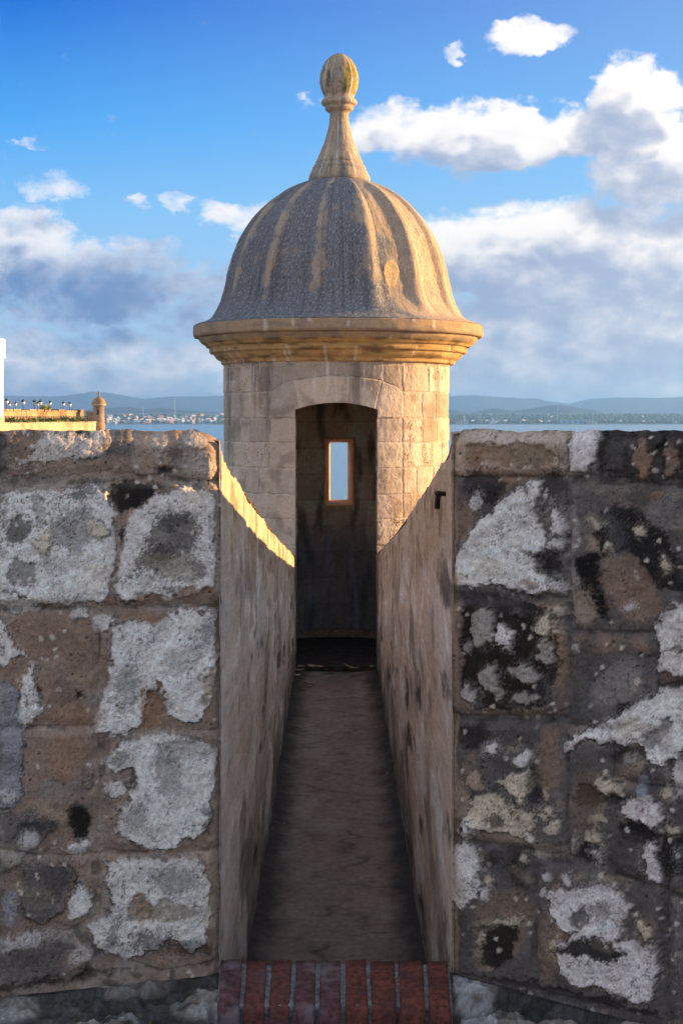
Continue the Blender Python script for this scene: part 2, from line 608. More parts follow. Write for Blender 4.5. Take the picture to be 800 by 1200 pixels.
# (pigment, shape, strength, relief in mm). shapes are polygons or (cx, cy, rx, ry[, turn])
LEFT_P = [
    ('olive', (60, 565, 130, 10), .45, 0), ('dark', (4, 530, 6, 36), .9, 0), ('dark', (30, 524, 22, 24), .8, -3), ('brown', (30, 527, 14, 16), .6, 0),
    ('pale', [(22, 549), (42, 530), (55, 503), (122, 503), (137, 516), (112, 535), (80, 540), (50, 541)], .95, 4),
    ('dark', (75, 507, 14, 5), .8, 0), ('black', (96, 506, 7, 4), .9, -4), ('black', (132, 520, 9, 14), .55, 0), ('grey', (145, 522, 14, 22), .7, 0),
    ('tan', (105, 552, 40, 10), .5, 0), ('tan', (180, 530, 22, 24), .5, 0), ('mid', (186, 522, 10, 16), .8, 2),
    ('mid', [(208, 548), (214, 532), (250, 530), (256, 556), (242, 566), (216, 562)], .8, 3), ('dark', (205, 532, 14, 6, 20), .7, 0),
    ('black', (190, 549, 12, 5), .95, -6), ('dark', (228, 565, 30, 5), .8, -3), ('black', (243, 561, 3, 3), 1, -18),
    ('mid', (228, 514, 14, 10), .7, 2), ('dark', (252, 523, 6, 24), .4, 0),
    # upper left panel
    ('white', [(6, 578), (22, 574), (70, 576), (112, 566), (130, 574), (134, 600), (130, 640), (131, 690), (118, 704), (60, 706), (28, 706), (-30, 700), (-30, 600)], .95, 7),
    ('grey', (86, 620, 34, 26), .55, 0), ('grey', (70, 660, 26, 14), .35, 0), ('black', (20, 622, 14, 16), .75, -2), ('dark', (100, 575, 26, 8, -20), .75, 0),
    ('black', (26, 672, 20, 18, 30), .6, -3), ('black', (46, 600, 8, 20), .45, 0), ('cream', (50, 632, 10, 14), .6, 3), ('cream', (112, 618, 11, 11), .7, 4),
    ('cream', (112, 676, 18, 16), .35, 1), ('dark', (30, 562, 30, 9), .7, 0), ('dark', (75, 702, 14, 4), .6, 0), ('dark', (3, 600, 5, 34), .6, 0),
    # upper right panel
    ('white', [(150, 606), (176, 578), (216, 566), (250, 578), (254, 610), (252, 690), (236, 694), (212, 700), (180, 692), (165, 706), (142, 702), (134, 668), (140, 626)], .85, 6),
    ('black', [(134, 566), (186, 564), (176, 580), (150, 598), (138, 608)], .95, -4), ('dark', (205, 628, 34, 30, -25), .8, -1), ('dark', (182, 652, 26, 16, -35), .75, -1),
    ('black', (207, 612, 15, 8, -10), .55, 0), ('black', (141, 627, 5, 11), .85, -2), ('olive', (195, 664, 24, 16), .5, 0), ('olive', (215, 668, 22, 18), .5, 0),
    ('dark', (230, 668, 10, 18), .5, 0), ('cream', (222, 580, 18, 10), .4, 0), ('brown', [(142, 702), (180, 694), (250, 690), (256, 712), (140, 712)], .9, -3),
    ('white', (153, 690, 10, 16, 25), .9, 3), ('white', (196, 698, 7, 7), .8, 3), ('dark', (250, 600, 5, 30), .45, 0),
    ('brown', (10, 704, 40, 4), .4, 0), ('white', (18, 707, 26, 10, 12), .9, 4), ('white', (90, 717, 12, 7), .9, 4),
    # middle
    ('white', (118, 729, 13, 12), .97, 5), ('dark', (137, 725, 5, 3), .8, 0), ('orange', (165, 724, 24, 9), .55, -2),
    ('white', [(134, 732), (150, 728), (182, 736), (198, 714), (250, 712), (255, 760), (252, 815), (236, 842), (214, 846), (194, 836), (186, 800), (176, 812), (168, 846), (148, 864), (112, 856), (120, 812), (128, 772)], .95, 8),
    ('grey', (150, 800, 18, 34, 15), .55, 0), ('grey', (215, 770, 34, 16, -50), .35, 0), ('grey', (242, 735, 14, 22), .5, 0), ('brown', (243, 800, 8, 22), .75, -3),
    ('orange', (176, 832, 12, 24, -10), .7, -3), ('pale', (235, 800, 10, 16), .35, 0),
    ('brown', (60, 770, 62, 60), .5, -2), ('orange', (90, 840, 36, 14), .45, 0), ('grey', (75, 805, 16, 22), .3, 0), ('orange', (78, 890, 20, 30), .35, 0),
    ('white', [(-20, 724), (4, 726), (12, 745), (10, 757), (22, 770), (8, 778), (-20, 762)], .9, 6),
    ('white', [(20, 806), (34, 782), (44, 786), (40, 805), (48, 822), (38, 846), (28, 850), (18, 838)], .9, 5), ('black', (42, 806, 4, 18), .7, -3),
    ('blue', [(-20, 800), (14, 806), (24, 832), (28, 870), (24, 930), (12, 945), (-20, 948)], .75, 4), ('dark', (8, 826, 14, 16), .4, 0), ('black', (96, 815, 4, 6), .9, -3), ('dark', (12, 895, 14, 14), .4, 0),
    ('white', (8, 931, 8, 6), .85, 3),
    # lower panels
    ('white', [(127, 884), (138, 870), (150, 868), (186, 857), (236, 866), (252, 878), (254, 915), (248, 950), (236, 972), (204, 996), (166, 992), (140, 978), (134, 962), (148, 940), (158, 912), (153, 897), (138, 902), (126, 898)], .95, 9),
    ('grey', (215, 880, 34, 16), .5, 0), ('grey', (195, 905, 20, 30), .5, 0), ('dark', (156, 958, 14, 18), .55, 0), ('dark', (232, 864, 18, 6), .6, 0), ('black', (242, 958, 8, 14), .5, 0), ('black', (140, 888, 10, 8), .55, 0),
    ('white', (137, 921, 11, 9), .85, 4), ('grey', (103, 913, 7, 7), .8, 3),
    ('black', (91, 959, 13, 21), .95, 4), ('lav', (89, 992, 17, 9, -15), .95, 4),
    ('grey', [(-10, 948), (30, 952), (62, 954), (70, 966), (50, 985), (20, 1010), (-10, 1030)], .8, 3), ('black', (38, 972, 26, 10, -20), .6, 0), ('white', (34, 985, 12, 10), .6, 2), ('cream', (10, 1000, 10, 12), .3, 0),
    ('grey', [(22, 1050), (26, 1020), (45, 1004), (74, 1008), (88, 1030), (80, 1060), (50, 1078), (28, 1074)], .85, 6), ('dark', (62, 1030, 20, 16), .7, 0), ('olive', (45, 1050, 18, 14), .4, 0),
    ('white', [(82, 1054), (94, 1036), (104, 1046), (112, 1060), (100, 1074), (80, 1078)], .9, 5), ('blue', (12, 1065, 10, 24), .6, 2),
    ('grey', [(-20, 1104), (20, 1094), (45, 1086), (84, 1098), (108, 1116), (92, 1142), (40, 1154), (-20, 1160)], .75, 8), ('dark', (42, 1118, 32, 14), .6, 0), ('white', (96, 1118, 14, 10), .6, 2), ('white', (30, 1100, 30, 8, -14), .5, 1),
    ('white', [(128, 1012), (180, 1003), (232, 1005), (242, 1035), (248, 1076), (244, 1104), (224, 1116), (200, 1100), (150, 1124), (116, 1106), (106, 1084), (126, 1074), (124, 1040)], .85, 8),
    ('grey', (205, 1030, 32, 18), .7, 0), ('olive', (192, 1066, 28, 12), .7, -2), ('brown', (162, 1064, 14, 18), .8, -3), ('dark', (178, 1102, 30, 14), .75, -1), ('black', (222, 1112, 24, 10), .6, 0), ('dark', (136, 1090, 10, 22), .6, 0), ('cream', (250, 1070, 8, 20), .5, 1),
    ('brown', (95, 1125, 30, 12), .3, 0), ('black', (60, 1150, 90, 5, -6), .6, -4),
]
RIGHT_P = [
    ('tan', [(520, 500), (668, 500), (666, 556), (532, 560)], .75, 3), ('pale', (600, 512, 64, 7), .5, 2),
    ('brown', [(546, 521), (600, 517), (642, 518), (650, 530), (646, 546), (548, 546)], .85, -6), ('olive', (625, 532, 22, 12), .55, -1), ('orange', (560, 532, 14, 10), .35, 0),
    ('lav', [(667, 500), (697, 500), (699, 530), (690, 553), (668, 554)], .85, 4), ('black', (702, 530, 5, 26), .8, -4),
    ('black', [(700, 500), (810, 500), (810, 565), (700, 560)], .75, 0), ('grey', (718, 535, 14, 18), .5, 1), ('brown', (755, 540, 11, 22), .85, 6), ('brown', (785, 538, 14, 22), .75, 6), ('orange', (754, 553, 8, 8), .5, 1),
    ('dark', (735, 530, 6, 30), .8, -8), ('black', (775, 530, 4, 30), .85, -8),
    ('olive', (712, 572, 30, 8), .6, 0), ('dark', (765, 578, 40, 10), .8, 0), ('orange', (768, 580, 12, 6), .5, 0),
    # upper left panel, cracked white render
    ('orange', (590, 560, 40, 8), .6, -1), ('black', (572, 572, 30, 16, 30), .75, -2), ('dark', (552, 600, 22, 34), .55, 0), ('brown', (545, 612, 12, 26), .6, 0), ('black', (645, 578, 16, 26), .7, -2), ('dark', (655, 600, 12, 60), .65, 0),
    ('white', [(533, 664), (538, 648), (548, 634), (556, 618), (582, 604), (590, 590), (606, 576), (618, 562), (634, 566), (632, 580), (618, 596), (628, 606), (640, 622), (638, 640), (630, 660), (638, 672), (652, 684), (648, 694), (600, 691), (540, 688)], 1, 8),
    ('white', (655, 612, 8, 20, -10), .9, 6), ('white', (652, 638, 14, 7), .9, 6), ('white', (640, 582, 4, 9), .8, 3), ('white', (560, 588, 9, 10), .7, 3), ('white', (640, 690, 24, 5), .8, 3), ('white', (649, 678, 6, 7), .9, 4),
    ('grey', (612, 604, 12, 16), .55, -1), ('grey', (588, 622, 8, 9), .45, 0), ('black', (632, 648, 16, 5, 10), .8, -3), ('black', (650, 664, 10, 18), .8, -3), ('tan', (540, 678, 12, 7), .8, 1), ('orange', (624, 680, 6, 5), .6, 0), ('cream', (576, 664, 20, 14), .35, 0),
    # upper right dark panel
    ('grey', (695, 600, 24, 22), .6, 0), ('mid', (672, 640, 6, 60), .6, 2), ('black', [(722, 592), (744, 594), (770, 608), (790, 640), (806, 660), (806, 690), (770, 684), (744, 650), (722, 640), (706, 650), (692, 612)], .9, 3),
    ('black', [(680, 656), (694, 648), (702, 652), (704, 680), (712, 700), (716, 722), (704, 718), (690, 700), (679, 676)], .98, 4), ('black', (748, 700, 18, 12, 30), .4, 0), ('brown', (740, 690, 30, 46, -30), .7, 0), ('tan', (686, 712, 14, 22), .55, 0), ('grey', (722, 625, 14, 30, -25), .6, -1),
    ('cream', (713, 638, 5, 8), .85, 3), ('cream', (752, 625, 7, 6), .8, 3), ('cream', (784, 660, 6, 6), .8, 3), ('cream', (700, 612, 6, 3), .8, 2), ('dark', (762, 590, 40, 10), .6, 0), ('lav', (738, 712, 6, 4), .7, 2), ('grey', (780, 600, 24, 22), .5, 0),
    # dark rubble panel
    ('brown', [(532, 700), (664, 704), (664, 838), (532, 836)], .6, 0),
    ('black', [(542, 700), (620, 704), (642, 712), (640, 740), (656, 748), (654, 800), (640, 826), (600, 834), (556, 826), (540, 800)], .92, -5),
    ('mid', (567, 736, 13, 19, -15), .9, 12), ('lav', [(580, 742), (588, 733), (605, 740), (606, 750), (600, 759), (582, 750)], 1, 14), ('mid', (579, 793, 13, 16), .9, 12), ('mid', (619, 787, 17, 12, 25), .9, 12), ('grey', (552, 758, 7, 8), .9, 9), ('mid', (641, 762, 9, 17), .85, 10),
    ('mid', (553, 814, 9, 12, -35), .9, 10), ('mid', (613, 818, 13, 9), .8, 8), ('cream', (643, 730, 11, 15), .95, 7), ('cream', (664, 716, 9, 7), .8, 5), ('grey', (606, 717, 15, 7), .7, 6), ('grey', (648, 818, 14, 20), .8, 5), ('mid', (586, 810, 5, 6), .8, 6), ('cream', (658, 738, 5, 5), .7, 4),
    ('orange', (656, 780, 6, 40), .4, 1),
    # grey render and white rubble at the right
    ('brown', (700, 752, 30, 14), .6, 0), ('dark', (688, 765, 16, 22), .7, -2), ('grey', [(672, 800), (690, 790), (716, 772), (766, 772), (766, 850), (680, 850)], .75, 2), ('mid', (725, 800, 34, 20, -40), .35, 0), ('cream', (748, 797, 5, 6), .8, 2), ('white', (671, 762, 5, 6), .8, 2), ('brown', (752, 754, 12, 10), .6, 1), ('black', (730, 832, 8, 6), .8, -2),
    ('white', [(772, 752), (778, 724), (792, 708), (830, 700), (830, 790), (790, 792), (772, 786)], .85, 12), ('dark', (786, 764, 20, 3, -10), .7, -8), ('brown', (788, 796, 22, 7), .7, 0),
    ('white', [(700, 850), (716, 840), (745, 828), (770, 810), (830, 800), (830, 868), (800, 884), (784, 896), (764, 888), (752, 868), (730, 872), (700, 868), (680, 878), (666, 884), (672, 868)], .95, 10), ('cream', (742, 852, 20, 10), .4, 0), ('black', [(756, 862), (776, 848), (786, 838), (792, 846), (776, 868), (762, 880)], .55, -8), ('black', (740, 885, 24, 10), .7, -3), ('white', (740, 888, 12, 6), .4, 2),
    # lower left panel
    ('dark', (600, 862, 60, 12), .7, 0), ('black', (555, 862, 22, 14), .7, 0), ('brown', (560, 905, 24, 22), .5, 0), ('grey', [(556, 890), (590, 872), (624, 880), (636, 910), (630, 950), (590, 940), (560, 925)], .85, 2), ('dark', (600, 892, 24, 14), .7, 0),
    ('white', (579, 877, 7, 7), .9, 5), ('white', (616, 886, 8, 7), .9, 5), ('tan', (560, 916, 12, 12), .8, 4), ('cream', [(590, 918), (604, 906), (620, 902), (624, 920), (618, 942), (600, 934)], .9, 6), ('black', (626, 920, 7, 24), .7, -2),
    ('cream', [(550, 940), (564, 930), (584, 936), (610, 944), (628, 952), (630, 974), (612, 980), (590, 972), (560, 972), (552, 960)], .9, 7), ('white', (557, 968, 10, 13), .9, 6), ('white', (622, 982, 8, 7), .9, 5), ('cream', (642, 952, 8, 6), .8, 4), ('cream', (648, 968, 6, 8), .8, 4), ('tan', (590, 982, 26, 7), .6, 0), ('black', (582, 962, 10, 4), .7, -2), ('cream', (640, 930, 5, 8), .6, 3),
    ('brown', (645, 890, 18, 40), .6, 0), ('black', (536, 976, 10, 18), .85, -3), ('white', (548, 980, 6, 8), .8, 2), ('grey', (543, 905, 10, 12), .7, 2), ('tan', (540, 940, 10, 22), .6, 0),
    # lower right rubble
    ('cream', (718, 922, 16, 14), .9, 8), ('black', (692, 933, 16, 10), .9, -5), ('black', (722, 935, 14, 8), .8, -5), ('lav', [(730, 952), (738, 938), (760, 934), (778, 944), (780, 962), (764, 972), (746, 960)], .95, 9), ('black', (750, 975, 26, 12, 20), .8, -4),
    ('blue', (757, 922, 8, 14), .8, 6), ('cream', (785, 926, 7, 9), .8, 5), ('cream', (702, 958, 6, 8), .8, 5), ('cream', (672, 985, 5, 12), .7, 4), ('cream', (697, 980, 10, 9), .8, 6), ('black', (692, 1000, 14, 12), .8, -4), ('white', (700, 1006, 5, 10), .8, 4),
    ('dark', (735, 1000, 22, 24), .8, 3), ('lav', [(756, 996), (762, 985), (772, 998), (770, 1030), (760, 1026), (755, 1010)], .9, 7), ('black', (792, 1000, 20, 26), .9, 0), ('brown', (690, 940, 20, 40), .35, 0), ('white', (797, 910, 8, 20), .7, 5), ('white', (796, 1000, 5, 6), .7, 3), ('cream', (791, 972, 5, 6), .8, 3), ('brown', (735, 905, 20, 24), .3, 0),
    # bottom panels
    ('white', [(524, 1000), (534, 990), (550, 992), (562, 1004), (568, 1030), (564, 1052), (540, 1064), (524, 1060)], .9, 6), ('tan', (541, 1036, 11, 18), .55, 0), ('white', (573, 1046, 8, 10), .9, 4), ('black', (592, 1004, 24, 12, 10), .75, -2), ('black', (610, 1030, 6, 18), .5, 0), ('grey', (590, 1030, 10, 26), .7, 2), ('cream', (612, 1008, 5, 5), .8, 2), ('cream', (576, 1028, 5, 6), .8, 2),
    ('brown', (590, 1080, 34, 40), .5, 0), ('dark', (540, 1080, 10, 20), .5, 0), ('black', [(562, 1118), (566, 1098), (580, 1084), (606, 1080), (604, 1098), (598, 1120), (586, 1130), (570, 1128)], .88, -3), ('cream', (588, 1081, 18, 4, -12), .8, 3), ('cream', (566, 1098, 4, 10, 15), .7, 3), ('tan', (632, 990, 24, 6, 8), .7, 1), ('cream', (640, 1000, 14, 6, 8), .7, 2), ('white', (642, 1028, 5, 6), .7, 3), ('white', (668, 1030, 7, 6), .8, 4), ('white', (636, 1050, 8, 5), .7, 3),
    ('orange', (656, 1080, 10, 50), .4, 0), ('brown', (640, 1110, 10, 40), .5, 0),
    ('lav', [(644, 1068), (648, 1044), (676, 1036), (700, 1032), (726, 1042), (742, 1068), (734, 1084), (724, 1098), (744, 1096), (764, 1106), (778, 1132), (772, 1160), (752, 1176), (724, 1168), (680, 1150), (658, 1134), (658, 1104), (680, 1090), (656, 1088)], .95, 8),
    ('black', (684, 1074, 14, 12), .75, -2), ('grey', (712, 1066, 18, 14), .7, 0), ('black', [(656, 1112), (672, 1100), (700, 1096), (730, 1104), (738, 1112), (714, 1124), (690, 1116)], .95, -2), ('olive', (712, 1104, 14, 6), .4, 0), ('dark', (700, 1160, 40, 6, 14), .5, 0), ('brown', (760, 1090, 10, 16), .6, 0), ('cream', (756, 1088, 6, 12, -30), .8, 4), ('cream', (653, 1100, 6, 8), .6, 2), ('dark', (780, 1080, 6, 60), .8, -4), ('grey', (745, 1045, 14, 10), .5, 0),
    ('grey', (796, 1090, 10, 60), .5, 0), ('black', (680, 1170, 120, 6, 12), .6, -4),
]


def paint(u, v, side, seed):
    """pigment and relief (metres) of the wall face at photograph coordinates"""
    base = np.array((.30, .205, .15) if side == 'l' else (.135, .112, .098))
    n1 = fbm(u / 90, v / 90, 4, seed)
    n2 = fbm(u / 22, v / 22, 4, seed + 40)
    n3 = fbm(u / 6.5, v / 6.5, 3, seed + 80)
    n4 = fbm(u / 2.7, v / 2.7, 2, seed + 85, .7)
    mot = fbm(u / 34, v / 34, 4, seed + 90, .6)
    col = np.tile(base, (len(u), 1)) * (1 + .45 * n1 + .30 * n2)[:, None]
    col = lerp(col, PIG['grey'] if side == 'l' else PIG['dark'], .55 * sstep(.05, .45, fbm(u / 60, v / 50, 4, seed + 7)))
    col = lerp(col, PIG['tan'], .5 * sstep(.12, .5, fbm(u / 45, v / 30, 4, seed + 19)))
    h = .004 * n2 + .003 * n3 + .006 * n1
    # domain warp that gives the patches flaked edges
    wu = u + 7.5 * fbm(u / 17, v / 17, 4, seed + 3, .62) + 9 * fbm(u / 50, v / 50, 2, seed + 11)
    wv = v + 7.5 * fbm(u / 17 + 9, v / 17, 4, seed + 5, .62) + 7 * fbm(u / 50 + 4, v / 50, 2, seed + 12)
    patch = np.zeros(len(u), int)
    allp = LEFT_P if side == 'l' else RIGHT_P
    for k, (pg, sh, st, rel) in enumerate(allp):
        if isinstance(sh, list):
            bu0, bu1 = min(p[0] for p in sh), max(p[0] for p in sh)
            bv0, bv1 = min(p[1] for p in sh), max(p[1] for p in sh)
        else:
            mr_ = max(sh[2], sh[3]) if len(sh) > 4 else 0
            bu0, bu1 = sh[0] - max(sh[2], mr_), sh[0] + max(sh[2], mr_)
            bv0, bv1 = sh[1] - max(sh[3], mr_), sh[1] + max(sh[3], mr_)
        ix = np.nonzero((wu > bu0 - 22) & (wu < bu1 + 22) & (wv > bv0 - 22) & (wv < bv1 + 22))[0]
        if not len(ix):
            continue
        ui, vi, n2i, n3i = u[ix], v[ix], n2[ix], n3[ix]
        d = poly_sd(wu[ix], wv[ix], sh) if isinstance(sh, list) else ell(wu[ix], wv[ix], *sh)
        n4i = n4[ix]
        fl = d + 3.6 * n3i + 5.0 * n2i + 2.2 * n4i
        if pg in ('grey', 'dark') and st < .9:
            # algae: fine black stipple, dense in the middle and thinning out
            soft = sstep(9, -13, fl)
            grain = .5 + .9 * fbm(ui / 2.1, vi / 2.1, 3, seed + 100 + k, .75)
            mm = st * np.clip(.30 * soft + sstep(1.02 - soft * .72, 1.22 - soft * .72, grain + .25), 0, 1)
        elif pg in ('black', 'dark', 'grey', 'olive', 'orange', 'brown'):
            # lichen and damp: crusts that break into specks at the edge
            crust = fbm(ui / 3.6, vi / 3.6, 3, seed + 100 + k, .7)
            m = sstep(3.5, -4.0, fl + 9 * crust)
            m2 = sstep(1.5, -1.5, fl)
            mm = st * np.clip((.55 if pg == 'black' else .38) * m2 + .70 * m, 0, 1)
        else:
            mm = st * np.clip(.80 * sstep(1.2, -1.2, fl) + .20 * sstep(1.2, -7, fl), 0, 1)
            # thin remains of lime wash around the sound render
            mm = np.maximum(mm, .42 * st * sstep(9, 0, fl) * sstep(.05, .35, n4i + mot[ix] + .1))
        pig = np.array((.13, .12, .115) if pg == 'grey' and st < .9 and k % 3 else PIG[pg])
        # keep the grain inside a patch
        g = 1 + .22 * n2i + .22 * n3i + .26 * n4i - .24 * sstep(.05, .5, mot[ix] * (1 if k % 2 else -1) - .05)
        col[ix] = col[ix] * (1 - mm[:, None]) + (pig[None, :] * g[:, None]) * mm[:, None]
        if rel > 2:
            # dark contour along the broken edge of the render
            rim = sstep(-1.6, -.2, fl) * sstep(4.5, .8, fl) * sstep(-.15, .25, mot[ix] + .6 * n3i)
            col[ix] = lerp(col[ix], (.035, .03, .028), .75 * rim)
        if rel:
            h[ix] += rel * .0015 * sstep(1.0, -1.4, fl) * (1 + .25 * n2i)
        if isinstance(sh, list) and pg in ('white', 'lav', 'pale', 'cream'):
            patch[ix[fl < -.5]] = k + 1
    # further along, out of the photograph, the render survives in the same kind of patches
    out = (u < -12) if side == 'l' else (u > 812)
    lf = fbm(u / 75, v / 75, 4, seed + 95, .55)
    k = sstep(.06, .10, lf + .10 * n2 + .06 * n4) * out
    col = lerp(col, PIG['white'], .9 * k)
    h = h + .010 * k
    k = sstep(.10, .24, fbm(u / 40, v / 40, 4, seed + 97, .6)) * out
    col = lerp(col, PIG['black'] if side == 'r' else PIG['dark'], .75 * k)
    # soot-black algae specks over the pale render
    lum = col.mean(1)
    sp = fbm(u / 2.4, v / 2.4, 3, seed + 500, .7)
    gate = sstep(-.05, .45, fbm(u / 26, v / 26, 3, seed + 510))
    k = sstep(.12, .34, sp) * gate * sstep(.2, .4, lum)
    col = lerp(col, (.05, .045, .045), .85 * k)
    k = sstep(.16 if side == 'r' else .26, .36, fbm(u / 5, v / 5, 4, seed + 530, .7)) * sstep(-.15 if side == 'r' else .1, .3, fbm(u / 34, v / 34, 3, seed + 520)) * np.where(lum > .4, .4, 1.)
    col = lerp(col, (.03, .027, .025), .8 * k)
    # the arris beside the passage is rubbed back to tan stone
    ce = (u - 528) if side == 'r' else (258 - u)
    k = sstep(11, 4, ce + 5 * n2) * sstep(490, 530, v) * .7
    col = lerp(col, (.44, .315, .22) if side == 'r' else (.36, .29, .24), k)
    # pinholes
    wd, wr = worley(u / 8.0, v / 8.0, seed + 600)
    ph = sstep(.26, .08, wd) * (wr > .90) * sstep(-.1, .2, n2)
    col = lerp(col, (.02, .018, .017), .9 * ph)
    h = h - .006 * ph
    # scattered flakes of lime
    wd2, wr2 = worley((u + 3 * n2) / 13.0, (v + 3 * n3) / 13.0, seed + 800)
    k = sstep(.06, -.06, wd2 - .10 - .34 * np.clip(wr2 - .62, 0, 1) + .12 * n4) * (wr2 > .70) * sstep(-.1, .2, fbm(u / 70, v / 70, 2, seed + 810) + (.06 if side == 'r' else -.06)) * (lum < .36)
    col = lerp(col, (.72, .62, .50), .85 * k)
    h = h + .003 * k
    # crazing: a net of cracks in the sound render
    f21 = worley_edge(u / 30 + .35 * fbm(u / 14, v / 14, 3, seed + 705), v / 30 + .35 * fbm(u / 14 + 5, v / 14, 3, seed + 706), seed + 710)
    k = sstep(.045, .012, f21) * (lum > .36) * sstep(.0, .25, fbm(u / 55, v / 55, 3, seed + 715))
    col = lerp(col, (.09, .075, .07), .8 * k)
    h = h - .003 * k
    # hairline cracks in the render
    cr = np.abs(fbm(u / 24, v / 24, 3, seed + 700))
    k = sstep(.018, .004, cr) * (lum > .36) * sstep(0, .3, fbm(u / 80, v / 80, 2, seed + 720) + .15)
    col = lerp(col, (.10, .085, .08), .7 * k)
    h = h - .0025 * k
    return np.clip(col, .006, .88), h, patch


def build_wall(side):
    sg = -1 if side == 'l' else 1
    sl = SL[side]
    seed = 11 if side == 'l' else 57
    far = 3.4
    # along-wall samples: fine where the photograph looks, coarse beyond
    vis = .66 if side == 'l' else .62
    xs = np.concatenate([np.arange(0, vis, .0034), np.arange(vis, 1.7, .008), np.linspace(1.7, far, 90)])
    xs = np.unique(np.round(xs, 5))
    zb = .30
    zs_n = 470
    tt = np.linspace(0, 1, zs_n)
    X = HALF + xs
    lab = 'weathered stone parapet wall with large white lime render patches over brown mortar, beside the passage' if side == 'l' else \
        'dark lichen-blackened stone parapet wall with rubble panels and the iron pin on its passage face'
    root = empty('parapet_wall', (sg * 1.6, 3.8, .3), lab, 'wall', 'parapet walls flanking the passage')
    root['kind'] = 'thing'
    GX, GT = np.meshgrid(X, tt, indexing='ij')
    x = sg * GX.ravel()
    y = front_y(x, side)
    ztop = top_z(x, y, side)
    ztop = ztop + .010 * fbm(x * 9, x * 0, 4, seed + 900) + .005 * fbm(x * 34, x * 0, 3, seed + 901)
    z = zb + (ztop - zb) * GT.ravel()
    # photograph coordinates of each point of the face
    ye = np.maximum(y, 3.4)
    u = CX + x / ye * F
    xe = sg * .95
    Ye = front_y(np.array([xe]), side)[0]
    uedge = CX + xe / Ye * F
    u = np.where(np.abs(x) > abs(xe), uedge + (x - xe) * 410, u)
    ye = np.where(np.abs(x) > abs(xe), Ye, y)
    v = CY + (CZ - z) / ye * F
    col, h, patch = paint(u, v, side, seed)
    # stones
    wu = u + 3.0 * fbm(u / 30, v / 30, 3, seed + 21)
    wv = v + 3.0 * fbm(u / 30 + 5, v / 30, 3, seed + 22)
    sid = np.full(len(u), -1)
    dst = np.full(len(u), 14.0)
    polys = LEFT_ST if side == 'l' else RIGHT_ST
    for k, p in enumerate(polys):
        pa = np.array(p)
        ix = np.nonzero((wu > pa[:, 0].min() - 15) & (wu < pa[:, 0].max() + 15) & (wv > pa[:, 1].min() - 15) & (wv < pa[:, 1].max() + 15))[0]
        d = poly_sd(wu[ix], wv[ix], p)
        m = d < dst[ix]
        dst[ix[m]] = d[m]
        sid[ix[m & (d < 1.0)]] = k
    outside = (u < 0) if side == 'l' else (u > 802)
    gd, gid = generic_cells(wu, wv, 1000, seed)
    dst = np.where(outside, gd, dst)
    sid = np.where(outside, np.where(gd < 1.0, gid, -1), np.where(dst < 1.0, sid, -1))
    face = sstep(3.5, -8.0, dst + 3 * fbm(u / 15, v / 15, 3, seed + 29))
    # joints keep the grey mortar and sit back
    jc = np.array(PIG['mid'] if side == 'l' else (.16, .145, .14))
    jm = (1 - face) * (.12 + .35 * sstep(-.2, .3, fbm(u / 40, v / 40, 2, seed + 33)))
    pm = (patch > 0)
    jm = np.where(pm, jm * .25, jm)
    g = 1 + .35 * fbm(u / 8, v / 8, 3, seed + 35)
    col = col * (1 - jm[:, None]) + jc[None, :] * g[:, None] * jm[:, None]
    crk = sstep(1.4, 3.2, dst) * sstep(.0, .25, fbm(u / 28, v / 28, 3, seed + 44)) * .55
    col = lerp(col, (.03, .026, .024), np.where(pm, crk * .4, crk))
    h = h + .009 * face - .006 * sstep(1.2, 4, dst) + .010 * fbm(u / 70, v / 70, 2, seed + 50) * face
    h = h + .010 * perlin(np.abs(sid) * 3.7 + .5, u * 0 + .3, seed) * face
    # rounded top arris and rounded corner to the passage
    tt_ = (ztop - z)
    h = h - .030 * sstep(.06, 0, tt_) ** 2
    cd = np.abs(x) - HALF
    h = h - .022 * sstep(.05, 0, cd) ** 2
    # fade the pitch with depth at the foot
    nrm = np.array([sl * -1 * sg * -1, 0, 0])
    ln = math.hypot(1, sl)
    nx, ny = -sg * sl / ln, -1 / ln
    V = np.stack([x + nx * h, y + ny * h, z], 1)
    V[:, 0] = np.where(cd < 1e-6, x, V[:, 0])
    Q = gridq(len(X), zs_n)
    if side == 'l':
        Q = Q[:, ::-1]
    qs = sid[Q]
    ids = np.where((qs == qs[:, :1]).all(1), qs[:, 0], -1)
    qp = patch[Q]
    pid = np.where((qp == qp[:, :1]).all(1), qp[:, 0], 0)
    full = np.where(ids < 0, -1, np.where((pid > 0) & (ids < 1000), 100000 + ids * 500 + pid, ids))
    # drop crumbs of patches that are too small to be parts
    uq, cnt = np.unique(full, return_counts=True)
    small = set(uq[(cnt < 350) & (uq >= 100000)].tolist())
    if small:
        ms = np.isin(full, list(small))
        full = np.where(ms, ids, full)

    # a stone stays one piece: crumbs cut off by its render go to the mortar
    for k in range(len(polys)):
        ix = np.nonzero(full == k)[0]
        if not len(ix):
            continue
        vi, inv = np.unique(Q[ix], return_inverse=True)
        inv = inv.reshape(-1, 4)
        lb = np.arange(len(vi))
        while True:
            m_ = lb[inv].min(1)
            new = lb.copy()
            for c_ in range(4):
                np.minimum.at(new, inv[:, c_], m_)
            new = new[new]
            if (new == lb).all():
                break
            lb = new
        ql = lb[inv[:, 0]]
        u_, c_ = np.unique(ql, return_counts=True)
        full[ix[ql != u_[c_.argmax()]]] = -1

    def nm(k):
        return 'mortar' if k < 0 else ('render_patch' if k >= 100000 else 'stone')

    def sb(k):
        return (k - 100000) // 500 if k >= 100000 else None
    split(V, Q, col, full, nm, M_wall, root, sb)

    # ---- top of the parapet
    nx_, ny_ = 60, 150
    a = np.concatenate([[0, .012, .03, .06, .1], np.linspace(.15, far, nx_ - 5)])
